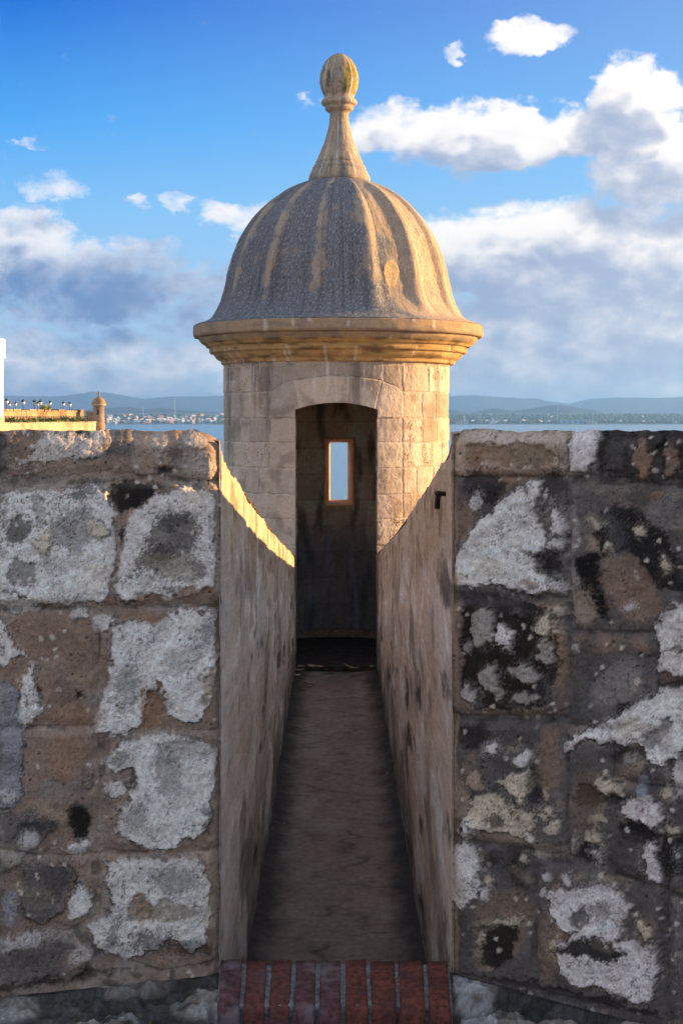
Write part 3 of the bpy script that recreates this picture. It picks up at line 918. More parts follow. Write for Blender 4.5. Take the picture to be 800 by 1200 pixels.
    b = np.concatenate([np.linspace(0, .06, 10), np.linspace(.08, 1, ny_ - 10) ** 1.25])
    GA, GB = np.meshgrid(HALF + .006 + a, b, indexing='ij')
    x = sg * GA.ravel()
    yf = front_y(x, side)
    yb = Y2 + .12 - .27 * (np.abs(x) - HALF)
    y = yf + .030 + (yb - yf - .03) * GB.ravel()
    z = top_z(x, y, side)
    n = .012 * fbm(x * 4, y * 4, 4, seed + 950) + .010 * fbm(x * 15, y * 15, 3, seed + 951)
    zf = 1.992 + .010 * fbm(x * 9, x * 0, 4, seed + 900) + .005 * fbm(x * 34, x * 0, 3, seed + 901)
    zr_ = (.012 * fbm(y * 5, y * 0, 4, seed + 970) + .006 * fbm(y * 14, y * 0, 3, seed + 971) - .01) * sstep(0, .25, y - Y1)
    ke = sstep(.10, 0, GA.ravel() - HALF - .006)
    n = n * (1 - ke) + zr_ * ke
    z = z + n * sstep(0, .1, GB.ravel() * 7) + (zf - 1.992) * sstep(.05, 0, GB.ravel()) - .004
    pc = np.tile(np.array((.40, .31, .22)), (len(x), 1)) * (1 + .35 * fbm(x * 3, y * 3, 4, seed + 952))[:, None]
    pc = lerp(pc, (.10, .085, .07), .8 * sstep(.1, .4, fbm(x * 6, y * 6, 4, seed + 953)))
    q = gridq(len(a), len(b))
    me = npmesh('coping', np.stack([x, y, z], 1), q if side == 'r' else q[:, ::-1], np.clip(pc, .01, .7))
    meshobj('coping', me, M_side, root)

    # ---- passage face
    ny_, nz_ = 560, 190
    ys = Y1 + (Y2 + .03 - Y1) * np.linspace(0, 1, ny_) ** 1.35
    GY, GZ = np.meshgrid(ys, np.linspace(0, 1, nz_), indexing='ij')
    y = GY.ravel()
    x0 = np.full(len(y), sg * HALF)
    zt = top_z(x0, y, side)
    zt = zt + (.012 * fbm(y * 5, y * 0, 4, seed + 970) + .006 * fbm(y * 14, y * 0, 3, seed + 971) - .01) * sstep(0, .25, y - Y1)
    z = -.02 + (zt + .02) * GZ.ravel()
    hb = .016 * fbm(y * 1.4, z * 1.6, 4, seed + 960) + .006 * fbm(y * 4, z * 5, 4, seed + 961) + .002 * fbm(y * 12, z * 16, 3, seed + 965)
    hb = hb - .006 * sstep(.03, 0, zt - z) ** 2
    hb = hb * sstep(0, .06, y - Y1) - .004
    # water streaks run down from the top edge
    m1 = fbm(y * .8, z * 1.9, 5, seed + 962, .58)
    m2 = fbm(y * 1.5, z * 3.4, 5, seed + 963, .58)
    m3 = fbm(y * 1.7, z * 8, 3, seed + 964, .55)
    run = fbm(y * 1.5, z * 1.6, 4, seed + 966)
    pc = np.tile(np.array((.74, .60, .48) if side == 'r' else (.66, .59, .53)), (len(y), 1)) * (1 + .25 * m1 + .2 * m3)[:, None]
    pc = lerp(pc, (.86, .80, .73), .9 * sstep(.0, .22, m2 + .25 * m3))
    pc = lerp(pc, (.50, .36, .26), .45 * sstep(.05, .35, m1 + .5 * m3 + .1))
    pc = lerp(pc, (.22, .19, .17), .7 * sstep(.06, .34, run + .25 * m3))
    pc = lerp(pc, (.06, .053, .052), .85 * sstep(.16, .40, fbm(y * 1.3, z * 4.2, 5, seed + 968, .58)))
    hb = hb + .004 * sstep(.0, .3, m2) - .004 * sstep(.22, .45, fbm(y * 1.3, z * 4.2, 5, seed + 968, .58))
    pc = lerp(pc, (.42, .30, .19), .85 * sstep(.42, .14, zt - z + .15 * m2))
    pc = lerp(pc, (.58, .46, .33), .7 * sstep(.0, .25, fbm(y * 4, z * 5, 4, seed + 974)) * sstep(.42, .14, zt - z))
    pc = lerp(pc, (.20, .12, .07), .7 * sstep(.08, .3, fbm(y * 5 + 7, z * 6, 4, seed + 975)) * sstep(.42, .14, zt - z))
    # darkening towards the floor: the deep passage's shade put into the colour
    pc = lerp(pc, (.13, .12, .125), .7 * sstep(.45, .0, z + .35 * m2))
    near = sstep(.22, 0., y - Y1)
    pc = lerp(pc, (.56, .40, .28) if side == 'r' else (.46, .40, .36), .5 * near)
    V = np.stack([x0 - sg * hb, y, z], 1)
    q = gridq(ny_, nz_)
    me = npmesh('passage_face', V, q if side == 'l' else q[:, ::-1], np.clip(pc, .01, .82))
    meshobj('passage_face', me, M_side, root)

    # ---- outer scarp and the mass behind
    bm = bmesh.new()
    xo = HALF + far
    yo = Y2 + .12 - .27 * far
    pts = [(sg * (HALF + .02), Y1 + .05), (sg * (HALF + .02), Y2 + .12), (sg * xo, yo), (sg * xo, front_y(np.array([xo]), side)[0] + .06)]
    lo = [bm.verts.new((p[0], p[1], -23.0)) for p in pts]
    hi = [bm.verts.new((p[0], p[1], top_z(np.array([p[0]]), np.array([p[1]]), side)[0] - .06)) for p in pts]
    bm.faces.new(lo); bm.faces.new(hi)
    for i in range(4):
        bm.faces.new((lo[i], lo[(i + 1) % 4], hi[(i + 1) % 4], hi[i]))
    bm_obj('rubble_core', bm, M_scarp, root)
    return root


M_scarp = mat_flat('scarp_stone', (.36, .27, .19), .35, 3, .95, .5, .03, (.12, .1, .085))
wallL = build_wall('l')
wallR = build_wall('r')

# ================================================================== PASSAGE FLOOR
ys = 3.9 + (Y2 + .05 - 3.9) * np.linspace(0, 1, 420)
xs = np.linspace(-HALF - .02, HALF + .02, 110)
GX, GY = np.meshgrid(xs, ys, indexing='ij')
x, y = GX.ravel(), GY.ravel()
h = .006 * fbm(x * 3, y * 3, 3, 201) + .0012 * fbm(x * 14, y * 14, 3, 202) + .02 * sstep(.2, .34, np.abs(x)) ** 2
pc = np.tile(np.array((.27, .21, .18)), (len(x), 1)) * (1 + .35 * fbm(x * 2.2, y * 1.6, 4, 203))[:, None]
pc = lerp(pc, (.36, .31, .27), .6 * sstep(.05, .4, fbm(x * 3.2, y * 1.6, 5, 204)))
pc = lerp(pc, (.07, .06, .058), .45 * sstep(.08, .42, fbm(x * 5, y * 7, 5, 205, .62)))
cr = np.abs(fbm(x * 1.2 + 3, y * 2.2, 4, 206))
k = sstep(.05, .01, cr) * sstep(0, .2, fbm(x * 2, y * 2, 2, 207))
pc = lerp(pc, (.05, .045, .045), .5 * k)
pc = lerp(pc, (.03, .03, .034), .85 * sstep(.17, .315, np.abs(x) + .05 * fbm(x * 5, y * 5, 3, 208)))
sp = fbm(x * 40, y * 40, 3, 209)
pc = pc * (1 + .25 * sp)[:, None]
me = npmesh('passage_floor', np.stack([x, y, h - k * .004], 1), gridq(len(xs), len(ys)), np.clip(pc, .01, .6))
tag(meshobj('passage_floor', me, M_floor), kind='structure')

# ================================================================== SENTRY BOX
TX, TY, TR, RI = 0.0, 12.19, .965, .71
PPM = F / TY


def zz(v):
    return CZ + (CY - v) / PPM


box = empty('sentry_box', (TX, TY, 0), 'domed limestone sentry box with arched doorway at the end of the passage', 'sentry box')
Z_BODY = zz(427.0)
DTH = math.asin(HALF / TR)
Z_SPR, Z_CRN = 2.084, 2.140


def arch_z(x, spr=Z_SPR, crn=Z_CRN, hw=HALF):
    rise = crn - spr
    rad = (hw * hw + rise * rise) / (2 * rise)
    return crn - rad + np.sqrt(np.maximum(rad * rad - x * x, 0))


PF = F / (Y2 - .03)     # px per metre on the tower front
JZ = [CZ + (CY - v) / PF for v in (427, 459, 490, 519, 549, 580, 609, 640, 671, 702, 733, 764, 795, 826)]


def tower_ids(th, z):
    """ashlar layout; th measured from the door, positive to the right"""
    xs_ = th * TR * PF + 1.6 * fbm(th * 9, z * 9, 3, 371)    # arc length in px from the door axis
    z = z + .009 * fbm(th * 8 + 4, z * 8, 3, 372)
    row = np.zeros(len(th), int)
    for k, zj in enumerate(JZ):
        row = row + (z < zj)
    top = np.array([9.9] + JZ + [-9.9])[row]
    bot = np.array([9.9] + JZ + [-9.9])[np.minimum(row + 1, len(JZ))]
    jw = PF * np.minimum(top - z, z - bot)
    edges = {0: [0], 1: [-136, -104, -84, 84, 128], 2: [-132, -114, -84, 84, 116, 146], 3: [-138, -118, -84, 84, 116, 150],
             4: [-125, -84, 84, 134], 5: [-138, -100, -84, 84, 106, 140], 6: [-146, -110, -84, 84, 118, 150], 7: [-134, -98, 84, 112, 140]}
    col = np.zeros(len(th), int)
    jd = np.full(len(th), 99.0)
    for r in np.unique(row):
        m = row == r
        e = ([0] if r > 1 else []) + list(edges.get(int(r), [-140 + 9 * (r % 3), -104, -84, 84, 110 + 7 * (r % 2), 146]))
        # carry the courses on round the back
        rr = random.Random(int(r) * 7 + 3)
        p = max(e)
        while p < 400:
            p += rr.uniform(30, 58); e.append(p)
        p = min(e)
        while p > -400:
            p -= rr.uniform(30, 58); e.append(p)
        e = np.array(sorted(e))
        c = np.searchsorted(e, xs_[m])
        col[m] = c
        lo = e[np.clip(c - 1, 0, len(e) - 1)]; hi = e[np.clip(c, 0, len(e) - 1)]
        jd[m] = np.minimum(np.abs(xs_[m] - lo), np.abs(hi - xs_[m]))
    ids = row * 100 + col
    d = np.minimum(jd, jw)
    # arched head over the door: its own stones with a curved back
    xm = np.sin(th) * TR
    x_px = xm * PF
    ext = arch_z(xm, CZ + (CY - 455) / PF, CZ + (CY - 440.5) / PF, 80 / PF)
    corner = np.clip((np.abs(x_px) - 66) / 13, 0, 1)
    ext = ext - .05 * corner ** 2
    dz = (ext - z) * PF
    front = np.cos(th) > 0
    inside = front & (np.abs(x_px) < 79) & (dz > 0) & (z > JZ[2])
    ang = x_px - (x_px * .18) * np.clip((z - JZ[2]) / .3, 0, 1)
    cuts = np.array([-42, 44])
    ac = np.searchsorted(cuts, ang)
    ad = np.minimum(np.min(np.abs(ang[:, None] - cuts[None, :]), 1), np.minimum(79 - np.abs(x_px), dz))
    ad = np.minimum(ad, np.where(np.abs(x_px) > 48, (z - JZ[2]) * PF, 99))
    ids = np.where(inside, 9000 + ac, ids)
    d = np.where(inside, ad, np.where(front & (np.abs(x_px) < 82) & (z > JZ[2]), np.minimum(d, np.maximum(-dz, np.abs(x_px) - 79)), d))
    return ids, d, inside


def tower_paint(th, z, seed=301):
    a = th * TR
    xpx = np.sin(th) * TR * PF
    ids, d, inside = tower_ids(th, z)
    n1 = fbm(a * 2.4, z * 2.4, 4, seed); n2 = fbm(a * 9, z * 9, 4, seed + 1); n3 = fbm(a * 30, z * 30, 3, seed + 2)
    hv = h01(ids, ids * 0, 77)
    hv2 = h01(ids, ids * 0 + 3, 78)
    col = np.tile(np.array((.56, .45, .36)), (len(a), 1)) * (1 + .22 * n1 + .16 * n2)[:, None]
    col = col * (.70 + .46 * hv)[:, None]
    col = lerp(col, (.36, .245, .165), .6 * (hv2 > .68) * sstep(-.3, .3, n2))
    col = lerp(col, (.58, .46, .34), .6 * (hv2 < .2) * 1.0)
    # grey weathering under the cornice and in vertical runs
    run = fbm(a * 6.5, z * .7, 4, seed + 4)
    col = lerp(col, (.13, .11, .10), .65 * sstep(.10, .45, run) * sstep(1.0, 2.3, z))
    col = lerp(col, (.24, .18, .14), .55 * sstep(.05, .4, fbm(a * 5, z * 5, 4, seed + 5)))
    col = lerp(col, (.70, .64, .58), .8 * sstep(.22, .38, fbm(a * 20, z * 1.2, 3, seed + 6)) * sstep(2.1, 2.4, z))
    h = .003 * n2 + .0025 * n3 + .004 * n1 + .006 * (hv - .5)
    # coarse shelly pits on some stones
    wd, wr = worley(a * 62, z * 62, seed + 7)
    pit = sstep(.42, .16, wd) * (wr > .45) * (hv > .80) * (~inside) * sstep(-.25, .25, n2)
    col = lerp(col, (.10, .070, .05), .8 * pit)
    h = h - .006 * pit
    h = h + .010 * inside
    j = sstep(1.5, .5, d)
    col = lerp(col, (.60, .50, .40), .40 * j * sstep(-.1, .3, n2 + .15))
    col = lerp(col, (.16, .12, .09), .40 * j * sstep(.0, .3, -n2))
    h = h - .005 * j
    return np.clip(col, .01, .75), h, np.where(d < 1.0, -1, ids)


# body either side of the door: fine in front, coarse round the back; one relief, cut into its stones
vv = np.linspace(0, 1, 90)
zcol = np.concatenate([np.linspace(-.25, Z_SPR, 420)[:-1], Z_SPR + (Z_BODY + .01 - Z_SPR) * vv])
ths, zsl, Qs, off = [], [], [], 0
for s in (1, -1):
    t = np.concatenate([np.linspace(DTH, 1.62, 330), np.linspace(1.63, math.pi, 70)]) * s
    A, B = np.meshgrid(t, zcol, indexing='ij')
    q_ = gridq(len(t), len(zcol))
    Qs.append((q_ if s > 0 else q_[:, ::-1]) + off)
    ths.append(A.ravel()); zsl.append(B.ravel()); off += A.size
t = np.linspace(-DTH, DTH, 150)
A, B = np.meshgrid(t, vv, indexing='ij')
az = arch_z(np.sin(A.ravel()) * TR)
ths.append(A.ravel()); zsl.append(az + (Z_BODY + .01 - az) * B.ravel()); Qs.append(gridq(150, 90) + off)
TH, ZA, Q = np.concatenate(ths), np.concatenate(zsl), np.concatenate(Qs)
c, h, ids = tower_paint(TH, ZA)
r = TR - .004 + h
V = np.stack([TX + np.sin(TH) * r, TY - np.cos(TH) * r, ZA], 1)
key = np.round(np.stack([np.sin(TH), np.cos(TH), ZA], 1) * 20000).astype(np.int64)
_, first, inv = np.unique(key, axis=0, return_index=True, return_inverse=True)
V, c, ids, Q = V[first], c[first], ids[first], inv.ravel()[Q]
cen = V[Q].mean(1)
keep = ~((cen[:, 1] > TY) & (np.abs(cen[:, 0] - .024) < .082) & (cen[:, 2] > 1.262) & (cen[:, 2] < 1.79))   # slit window at the back
Q = Q[keep]
qi = ids[Q]
qid = np.where((qi == qi[:, :1]).all(1), qi[:, 0], -1)
split(V, Q, c, qid, lambda k: 'mortar' if k < 0 else ('arch_stone' if 9000 <= k < 9010 else 'ashlar_block'), M_ashlar, box)

# shell behind the facing: jambs, arch soffit, window reveal
bm = bmesh.new()
no = 96
add_lathe(bm, [(TR - .02, -.3), (TR - .02, Z_BODY + .04)], TX, TY, no)
outer = bpy.data.meshes.new('shell'); bm.to_mesh(outer); bm.free()
so = bpy.data.objects.new('shell', outer); COLL.objects.link(so)
cutters = []


def cutter(fn):
    b = bmesh.new(); fn(b)
    bmesh.ops.recalc_face_normals(b, faces=b.faces)
    me_ = bpy.data.meshes.new('cut'); b.to_mesh(me_); b.free()
    o_ = bpy.data.objects.new('cut', me_); COLL.objects.link(o_)
    cutters.append(o_)


cutter(lambda b: add_lathe(b, [(RI + .015, -.06), (RI + .015, Z_BODY - .05)], TX, TY, 64))


def door_cut(b):
    pr = [(-HALF, -.2)] + [(x_, float(arch_z(np.array([x_]))[0])) for x_ in np.linspace(-HALF, HALF, 17)] + [(HALF, -.2)]
    f0 = [b.verts.new((p[0], TY - 1.2, p[1])) for p in pr]
    f1 = [b.verts.new((p[0], TY - .3, p[1])) for p in pr]
    b.faces.new(f0); b.faces.new(f1[::-1])
    for i in range(len(pr)):
        b.faces.new((f0[i], f0[(i + 1) % len(pr)], f1[(i + 1) % len(pr)], f1[i]))


cutter(door_cut)
WZ0, WZ1 = 1.262, 1.790
WX = .024
cutter(lambda b: add_box(b, WX - .143, WX + .143, TY + .4, TY + 1.3, WZ0 - .065, WZ1 + .05))
for o_ in cutters:
    md = so.modifiers.new('b', 'BOOLEAN'); md.operation = 'DIFFERENCE'; md.object = o_; md.solver = 'EXACT'
dg = bpy.context.evaluated_depsgraph_get()
shell = bpy.data.meshes.new_from_object(so.evaluated_get(dg))
for o_ in cutters + [so]:
    bpy.data.objects.remove(o_)
shell.name = 'shell'
for p in shell.polygons:
    p.use_smooth = False
M_jamb = mat_flat('jamb_limestone', (.33, .25, .19), .3, 30, .9, .5, .005, (.12, .09, .07))
shell.materials.clear()
meshobj('shell', shell, M_jamb, box)

# interior facing
t = np.linspace(0, 2 * math.pi, 300)
zg = np.linspace(.1, Z_BODY - .03, 260)
A, B = np.meshgrid(t, zg, indexing='ij')
A = A.ravel(); Z = B.ravel()
X_ = TX + np.sin(A) * RI; Yc = TY - np.cos(A) * RI
row = np.floor((Z - .1) / .235).astype(int)
acl = A * RI + h01(row, row * 0, 5) * .3
cl = np.floor(acl / .36).astype(int)
jd = np.minimum(np.minimum(acl - cl * .36, (cl + 1) * .36 - acl), np.minimum((Z - .1) - row * .235, (row + 1) * .235 - (Z - .1)))
n2 = fbm(A * RI * 8, Z * 8, 4, 401); n1 = fbm(A * RI * 3, Z * 2, 4, 402)
c = np.tile(np.array((.68, .52, .37)), (len(A), 1)) * (1 + .35 * n1 + .25 * n2)[:, None] * (.8 + .4 * h01(row, cl, 6))[:, None]
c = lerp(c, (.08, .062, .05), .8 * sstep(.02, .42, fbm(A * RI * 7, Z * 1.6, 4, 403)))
c = lerp(c, (.12, .125, .14), .75 * sstep(1.25, .75, Z + .25 * fbm(A * 3, Z * 3, 3, 404)))  # blue-grey and darker over the lower courses
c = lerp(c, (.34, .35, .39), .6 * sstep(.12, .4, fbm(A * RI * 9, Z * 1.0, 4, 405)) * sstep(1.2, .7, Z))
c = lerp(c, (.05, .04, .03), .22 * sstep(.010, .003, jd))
ri = RI + .004 - .006 * n2 * .5 + .002 * sstep(.010, .003, jd)
V = np.stack([TX + np.sin(A) * ri, TY - np.cos(A) * ri, Z], 1)
Q = gridq(300, 260)[:, ::-1]
cen = V[Q].mean(1)
keep = ~((cen[:, 1] < TY) & (np.abs(cen[:, 0]) < HALF) & (cen[:, 2] < arch_z(np.clip(cen[:, 0], -HALF, HALF))))
keep &= ~((cen[:, 1] > TY) & (np.abs(cen[:, 0] - WX) < .143) & (cen[:, 2] > WZ0 - .065) & (cen[:, 2] < WZ1 + .05))
# only the courses in view are cut into blocks
idv = np.where(jd < .004, -1, row * 100 + (cl % 100))
qi = idv[Q]
qid = np.where((qi == qi[:, :1]).all(1), qi[:, 0], -1)
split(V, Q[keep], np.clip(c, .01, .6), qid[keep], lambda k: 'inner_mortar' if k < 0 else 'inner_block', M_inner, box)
# ceiling and floor
bm = bmesh.new(); add_lathe(bm, [(RI + .01, Z_BODY - .06), (RI + .01, Z_BODY)], TX, TY, 48)
bm_obj('ceiling', bm, M_jamb, box)
STEP = .03
bm = bmesh.new()
pts = [(RI * 1.01 * math.sin(q_), TY - RI * 1.01 * math.cos(q_)) for q_ in np.linspace(math.asin(HALF / RI) + .01, 2 * math.pi - math.asin(HALF / RI) - .01, 40)]
pts = [(HALF - .003, Y2 + .10)] + pts + [(-HALF + .003, Y2 + .10)]
add_prism(bm, pts, -.1, STEP)
M_boxfloor = mat_flat('dark_box_floor', (.055, .048, .045), .5, 14, .95, .6, .01)
bm_obj('floor_slab', bm, M_boxfloor, box)

# splayed window surround
bm = bmesh.new()
ow, oz0, oz1 = .081, WZ0, WZ1                 # slit at the outer face
iw, iz0, iz1 = .140, WZ0 - .062, WZ1 + .047   # wide end at the inner face
yo_, yi_ = TY + TR + .004, TY + RI - .012
lo = [bm.verts.new(p) for p in ((-ow, yo_, oz0), (ow, yo_, oz0), (ow, yo_, oz1), (-ow, yo_, oz1))]
hi = [bm.verts.new(p) for p in ((-iw + .012, yi_, iz0 + .022), (iw - .012, yi_, iz0 + .022), (iw - .012, yi_, iz1 - .012), (-iw + .012, yi_, iz1 - .012))]
fr = [bm.verts.new(p) for p in ((-iw, yi_, iz0), (iw, yi_, iz0), (iw, yi_, iz1), (-iw, yi_, iz1))]
bk = [bm.verts.new(p) for p in ((-iw, yo_, iz0), (iw, yo_, iz0), (iw, yo_, iz1), (-iw, yo_, iz1))]
for vtx in bm.verts:
    vtx.co.x += WX
for i in range(4):
    j = (i + 1) % 4
    bm.faces.new((lo[i], lo[j], hi[j], hi[i]))
    bm.faces.new((hi[i], hi[j], fr[j], fr[i]))
    bm.faces.new((fr[i], fr[j], bk[j], bk[i]))
    bm.faces.new((bk[i], bk[j], lo[j], lo[i]))
M_frame = mat_flat('window_limestone', (.66, .44, .26), .2, 30, .9, .4, .004, (.42, .26, .15))
wf = bm_obj('window_frame', bm, M_frame, box)
bm = bmesh.new()
add_box(bm, WX - iw - .004, WX + iw + .004, yi_ - .018, yi_ + .02, iz0 - .022, iz0 + .004)
bm_obj('window_sill', bm, M_frame, box)

# ---- cornice, dome, finial: profiles read off in (half width, height) pixels
def ring_grid(prof, nt, cxo=0.0, t0=0., t1=2 * math.pi):
    pr = np.array(prof, float)
    r = pr[:, 0] / PPM; z = zz(pr[:, 1])
    t = np.linspace(t0, t1, nt)
    A, I = np.meshgrid(t, np.arange(len(pr)), indexing='ij')
    return A.ravel(), r[I.ravel()], z[I.ravel()], nt, len(pr)


def densify(prof, step):
    out = [prof[0]]
    for (a0, b0), (a1, b1) in zip(prof, prof[1:]):
        n_ = max(1, int(math.hypot(a1 - a0, b1 - b0) / step))
        for k in range(1, n_ + 1):
            out.append((a0 + (a1 - a0) * k / n_, b0 + (b1 - b0) * k / n_))
    return out


TCX = (396 - CX) / PPM


def ring_obj(name, prof, step, nt, paint_fn, mat, parent, amp=.004):
    A, r, z, a, b = ring_grid(densify(prof, step), nt)
    n_ = fbm(A * 6, z * 9, 4, 511) * amp + fbm(A * 24, z * 30, 3, 512) * amp * .6
    # seamless round the back
    n_ = n_ * sstep(0, .3, A) * sstep(2 * math.pi, 2 * math.pi - .3, A)
    r = np.maximum(r + n_, 0)
    V = np.stack([TX + TCX + np.sin(A - math.pi) * r, TY - np.cos(A - math.pi) * r, z], 1)
    me_ = npmesh(name, V, gridq(a, b), paint_fn(A - math.pi, z, r))
    return meshobj(name, me_, mat, parent)


def cornice_paint(th, z, r):
    a = th * 1.1
    n1 = fbm(a * 3, z * 8, 4, 521); n2 = fbm(a * 14, z * 14, 4, 522)
    c_ = np.tile(np.array((.48, .30, .125)), (len(a), 1)) * (1 + .3 * n1 + .25 * n2)[:, None]
    c_ = lerp(c_, (.15, .09, .05), .75 * sstep(.0, .35, fbm(a * 5, z * 22, 4, 523)))
    c_ = lerp(c_, (.10, .085, .07), .7 * sstep(.0, .35, fbm(a * 7, z * 4, 4, 524)) * (r > 1.14))
    c_ = lerp(c_, (.34, .26, .20), .6 * (r > 1.16))
    c_ = lerp(c_, (.62, .52, .42), .8 * sstep(.34, .45, fbm(a * 22, z * 3, 3, 525)))
    return np.clip(c_, .01, .7)


M_corn = mat_vcol('cornice_stone', 60, 200, .30, .6, .005, pits=.3)
ring_obj('cornice_slab', [(130, 386), (160, 382.2), (166, 382.6), (168.6, 384.2), (168.8, 394.5), (167.6, 396.6), (163, 397.2), (150, 397.6)], 1.2, 360, cornice_paint, M_corn, box, .006)
ring_obj('cornice_moulding', [(150, 397.0), (162.5, 397.4), (161.5, 400.5), (158.6, 403.6), (154, 406.2), (153.6, 408), (150.2, 408.4), (149.8, 414), (148.4, 415.4), (145, 415.8), (144, 418.5), (141.5, 421.6), (138, 423.6), (136.4, 424.2), (136.2, 426.8), (135, 428), (131, 428.4)], 1.0, 360, cornice_paint, M_corn, box, .005)

DOME = [(168, 383.2), (164, 381.2), (157, 379.2), (149, 374.5), (142.5, 366.5), (137, 357), (133.2, 346), (130.4, 334), (127.6, 320), (123, 304), (117.4, 289), (110, 274), (100, 259), (88, 245), (74, 233), (58, 223), (44, 216.5), (34, 213), (28, 212)]
# round the profile off with a Catmull-Rom pass
dp = np.array(DOME)
fine = []
for i in range(len(dp) - 1):
    p0 = dp[max(i - 1, 0)]; p1 = dp[i]; p2 = dp[i + 1]; p3 = dp[min(i + 2, len(dp) - 1)]
    for q_ in np.linspace(0, 1, 9)[:-1]:
        fine.append(.5 * ((2 * p1) + (-p0 + p2) * q_ + (2 * p0 - 5 * p1 + 4 * p2 - p3) * q_ ** 2 + (-p0 + 3 * p1 - 3 * p2 + p3) * q_ ** 3))
fine.append(dp[-1])
NRIB = 14
RIB0 = R(15.7)
NT_ = 1000
A, r, z, na, nb = ring_grid([tuple(p) for p in fine], NT_, t0=-math.pi, t1=math.pi)
ph = ((A - RIB0) / (2 * math.pi / NRIB))
rib_i = np.round(ph)
rd = np.abs(ph - rib_i)                     # 0 on a rib, .5 mid panel
hgt = np.clip((z - zz(383)) / (zz(212) - zz(383)), 0, 1)
grow = sstep(.02, .14, hgt) * sstep(1.0, .90, hgt)
wr = .115
ribm = sstep(wr + .12, wr - .09, rd)
panel_in = .020 + .020 * np.sin(np.clip((rd - .12) / .38, 0, 1) * math.pi / 2)
relief = grow * (ribm * .012 - (1 - ribm) * panel_in)
n1 = fbm(A * 2.6, z * 2.6, 4, 541); n2 = fbm(A * 10, z * 10, 4, 542); n3 = fbm(A * 42, z * 42, 3, 543, .7)
r2 = r + relief + .006 * n2 + .005 * n1 + .0025 * n3
c = np.tile(np.array((.44, .335, .245)), (len(A), 1)) * (1 + .3 * n1 + .3 * n2)[:, None]
# crusty grey lichen, thickest on the front and left panels, thinner to the right
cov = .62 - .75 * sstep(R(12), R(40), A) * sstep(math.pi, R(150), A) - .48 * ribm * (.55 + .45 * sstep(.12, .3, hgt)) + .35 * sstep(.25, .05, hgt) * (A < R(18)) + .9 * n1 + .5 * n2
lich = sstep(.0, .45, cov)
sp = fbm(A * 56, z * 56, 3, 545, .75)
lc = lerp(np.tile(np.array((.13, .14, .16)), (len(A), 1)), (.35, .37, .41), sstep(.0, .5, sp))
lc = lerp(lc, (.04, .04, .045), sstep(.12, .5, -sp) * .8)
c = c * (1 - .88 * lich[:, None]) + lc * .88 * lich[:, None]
spk = sstep(.22, .45, fbm(A * 44, z * 44, 3, 546, .7)) * sstep(-.2, .5, n1 + .25 - .5 * (hgt < .2))
c = lerp(c, (.05, .045, .04), .75 * spk * (1 - ribm * .6))
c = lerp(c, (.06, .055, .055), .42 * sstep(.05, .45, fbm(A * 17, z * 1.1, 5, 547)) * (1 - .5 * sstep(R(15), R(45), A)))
# bare repair discs
ux = CX + (TX + np.sin(A) * r) * F / (TY - np.cos(A) * r)
uv = CY + (CZ - z) * F / (TY - np.cos(A) * r)
front = np.cos(A) > 0
for (cu, cv, ru_, rv_) in ((458.5, 320, 9.5, 16), (334, 241, 6, 6.5)):
    dd = ell(ux + 1.2 * n2 * 3, uv, cu, cv, ru_, rv_)
    k = sstep(.8, -.8, dd) * front
    c = lerp(c, (.60, .42, .22) if cu > 420 else (.24, .21, .19), .9 * k)
    r2 = r2 + .004 * k
c = np.clip(c, .01, .7)
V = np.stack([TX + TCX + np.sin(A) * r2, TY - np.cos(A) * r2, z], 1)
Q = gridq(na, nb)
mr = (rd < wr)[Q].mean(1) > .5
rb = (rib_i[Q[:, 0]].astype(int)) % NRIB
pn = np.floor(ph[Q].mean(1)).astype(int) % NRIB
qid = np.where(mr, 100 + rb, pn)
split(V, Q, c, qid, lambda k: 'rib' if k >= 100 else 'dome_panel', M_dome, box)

FIN = [(30, 216), (35.5, 213), (36, 210), (35.2, 206.5), (32.5, 201), (31, 199.6), (31.5, 198.6), (30.2, 195), (27.2, 192.6), (27.8, 190.6), (26, 187.5), (22, 178), (17.8, 168), (14.4, 157), (12, 147), (11, 139), (10.8, 133.5), (12.2, 131.6), (15.4, 129.8), (16.8, 127.4), (16.2, 125.2), (17.4, 124.2), (20.2, 122.8), (21, 120.4), (20, 117.6), (17.6, 115.8), (17.2, 113.4), (18.6, 110.4), (21.2, 104.5), (22.8, 96.5), (22.6, 90.5), (21.4, 84.5), (18.6, 77), (14.6, 70.5), (9.4, 66), (4.5, 63.4), (.05, 62.6)]


def fin_paint(th, z, r):
    a = th * .2
    n1 = fbm(a * 9, z * 6, 4, 561); n2 = fbm(a * 36, z * 36, 4, 562)
    c_ = np.tile(np.array((.44, .33, .225)), (len(a), 1)) * (1 + .25 * n1 + .25 * n2)[:, None]
    c_ = lerp(c_, (.22, .22, .24), .6 * sstep(.0, .4, fbm(a * 14, z * 3, 4, 563)))
    ball = sstep(zz(113), zz(110), z)
    c_ = lerp(c_, (.30, .23, .02), .85 * ball * sstep(R(10), R(22), th) * sstep(R(120), R(80), th) * sstep(-.35, .1, n1 + .05))
    c_ = lerp(c_, (.06, .05, .04), .7 * ball * sstep(.0, .35, fbm(a * 12 + 3, z * 8, 4, 564)))
    c_ = lerp(c_, (.05, .05, .05), .5 * sstep(.2, .45, fbm(a * 30, z * 3, 3, 565)))
    c_ = lerp(c_, (.60, .58, .57), .8 * sstep(.24, .4, fbm(a * 40, z * 2.2, 3, 566)))
    return np.clip(c_, .01, .7)


TCXs = TCX
TCX = (397.3 - CX) / PPM
ring_obj('finial', FIN, .9, 96, fin_paint, M_dome, box, .0035)
TCX = TCXs
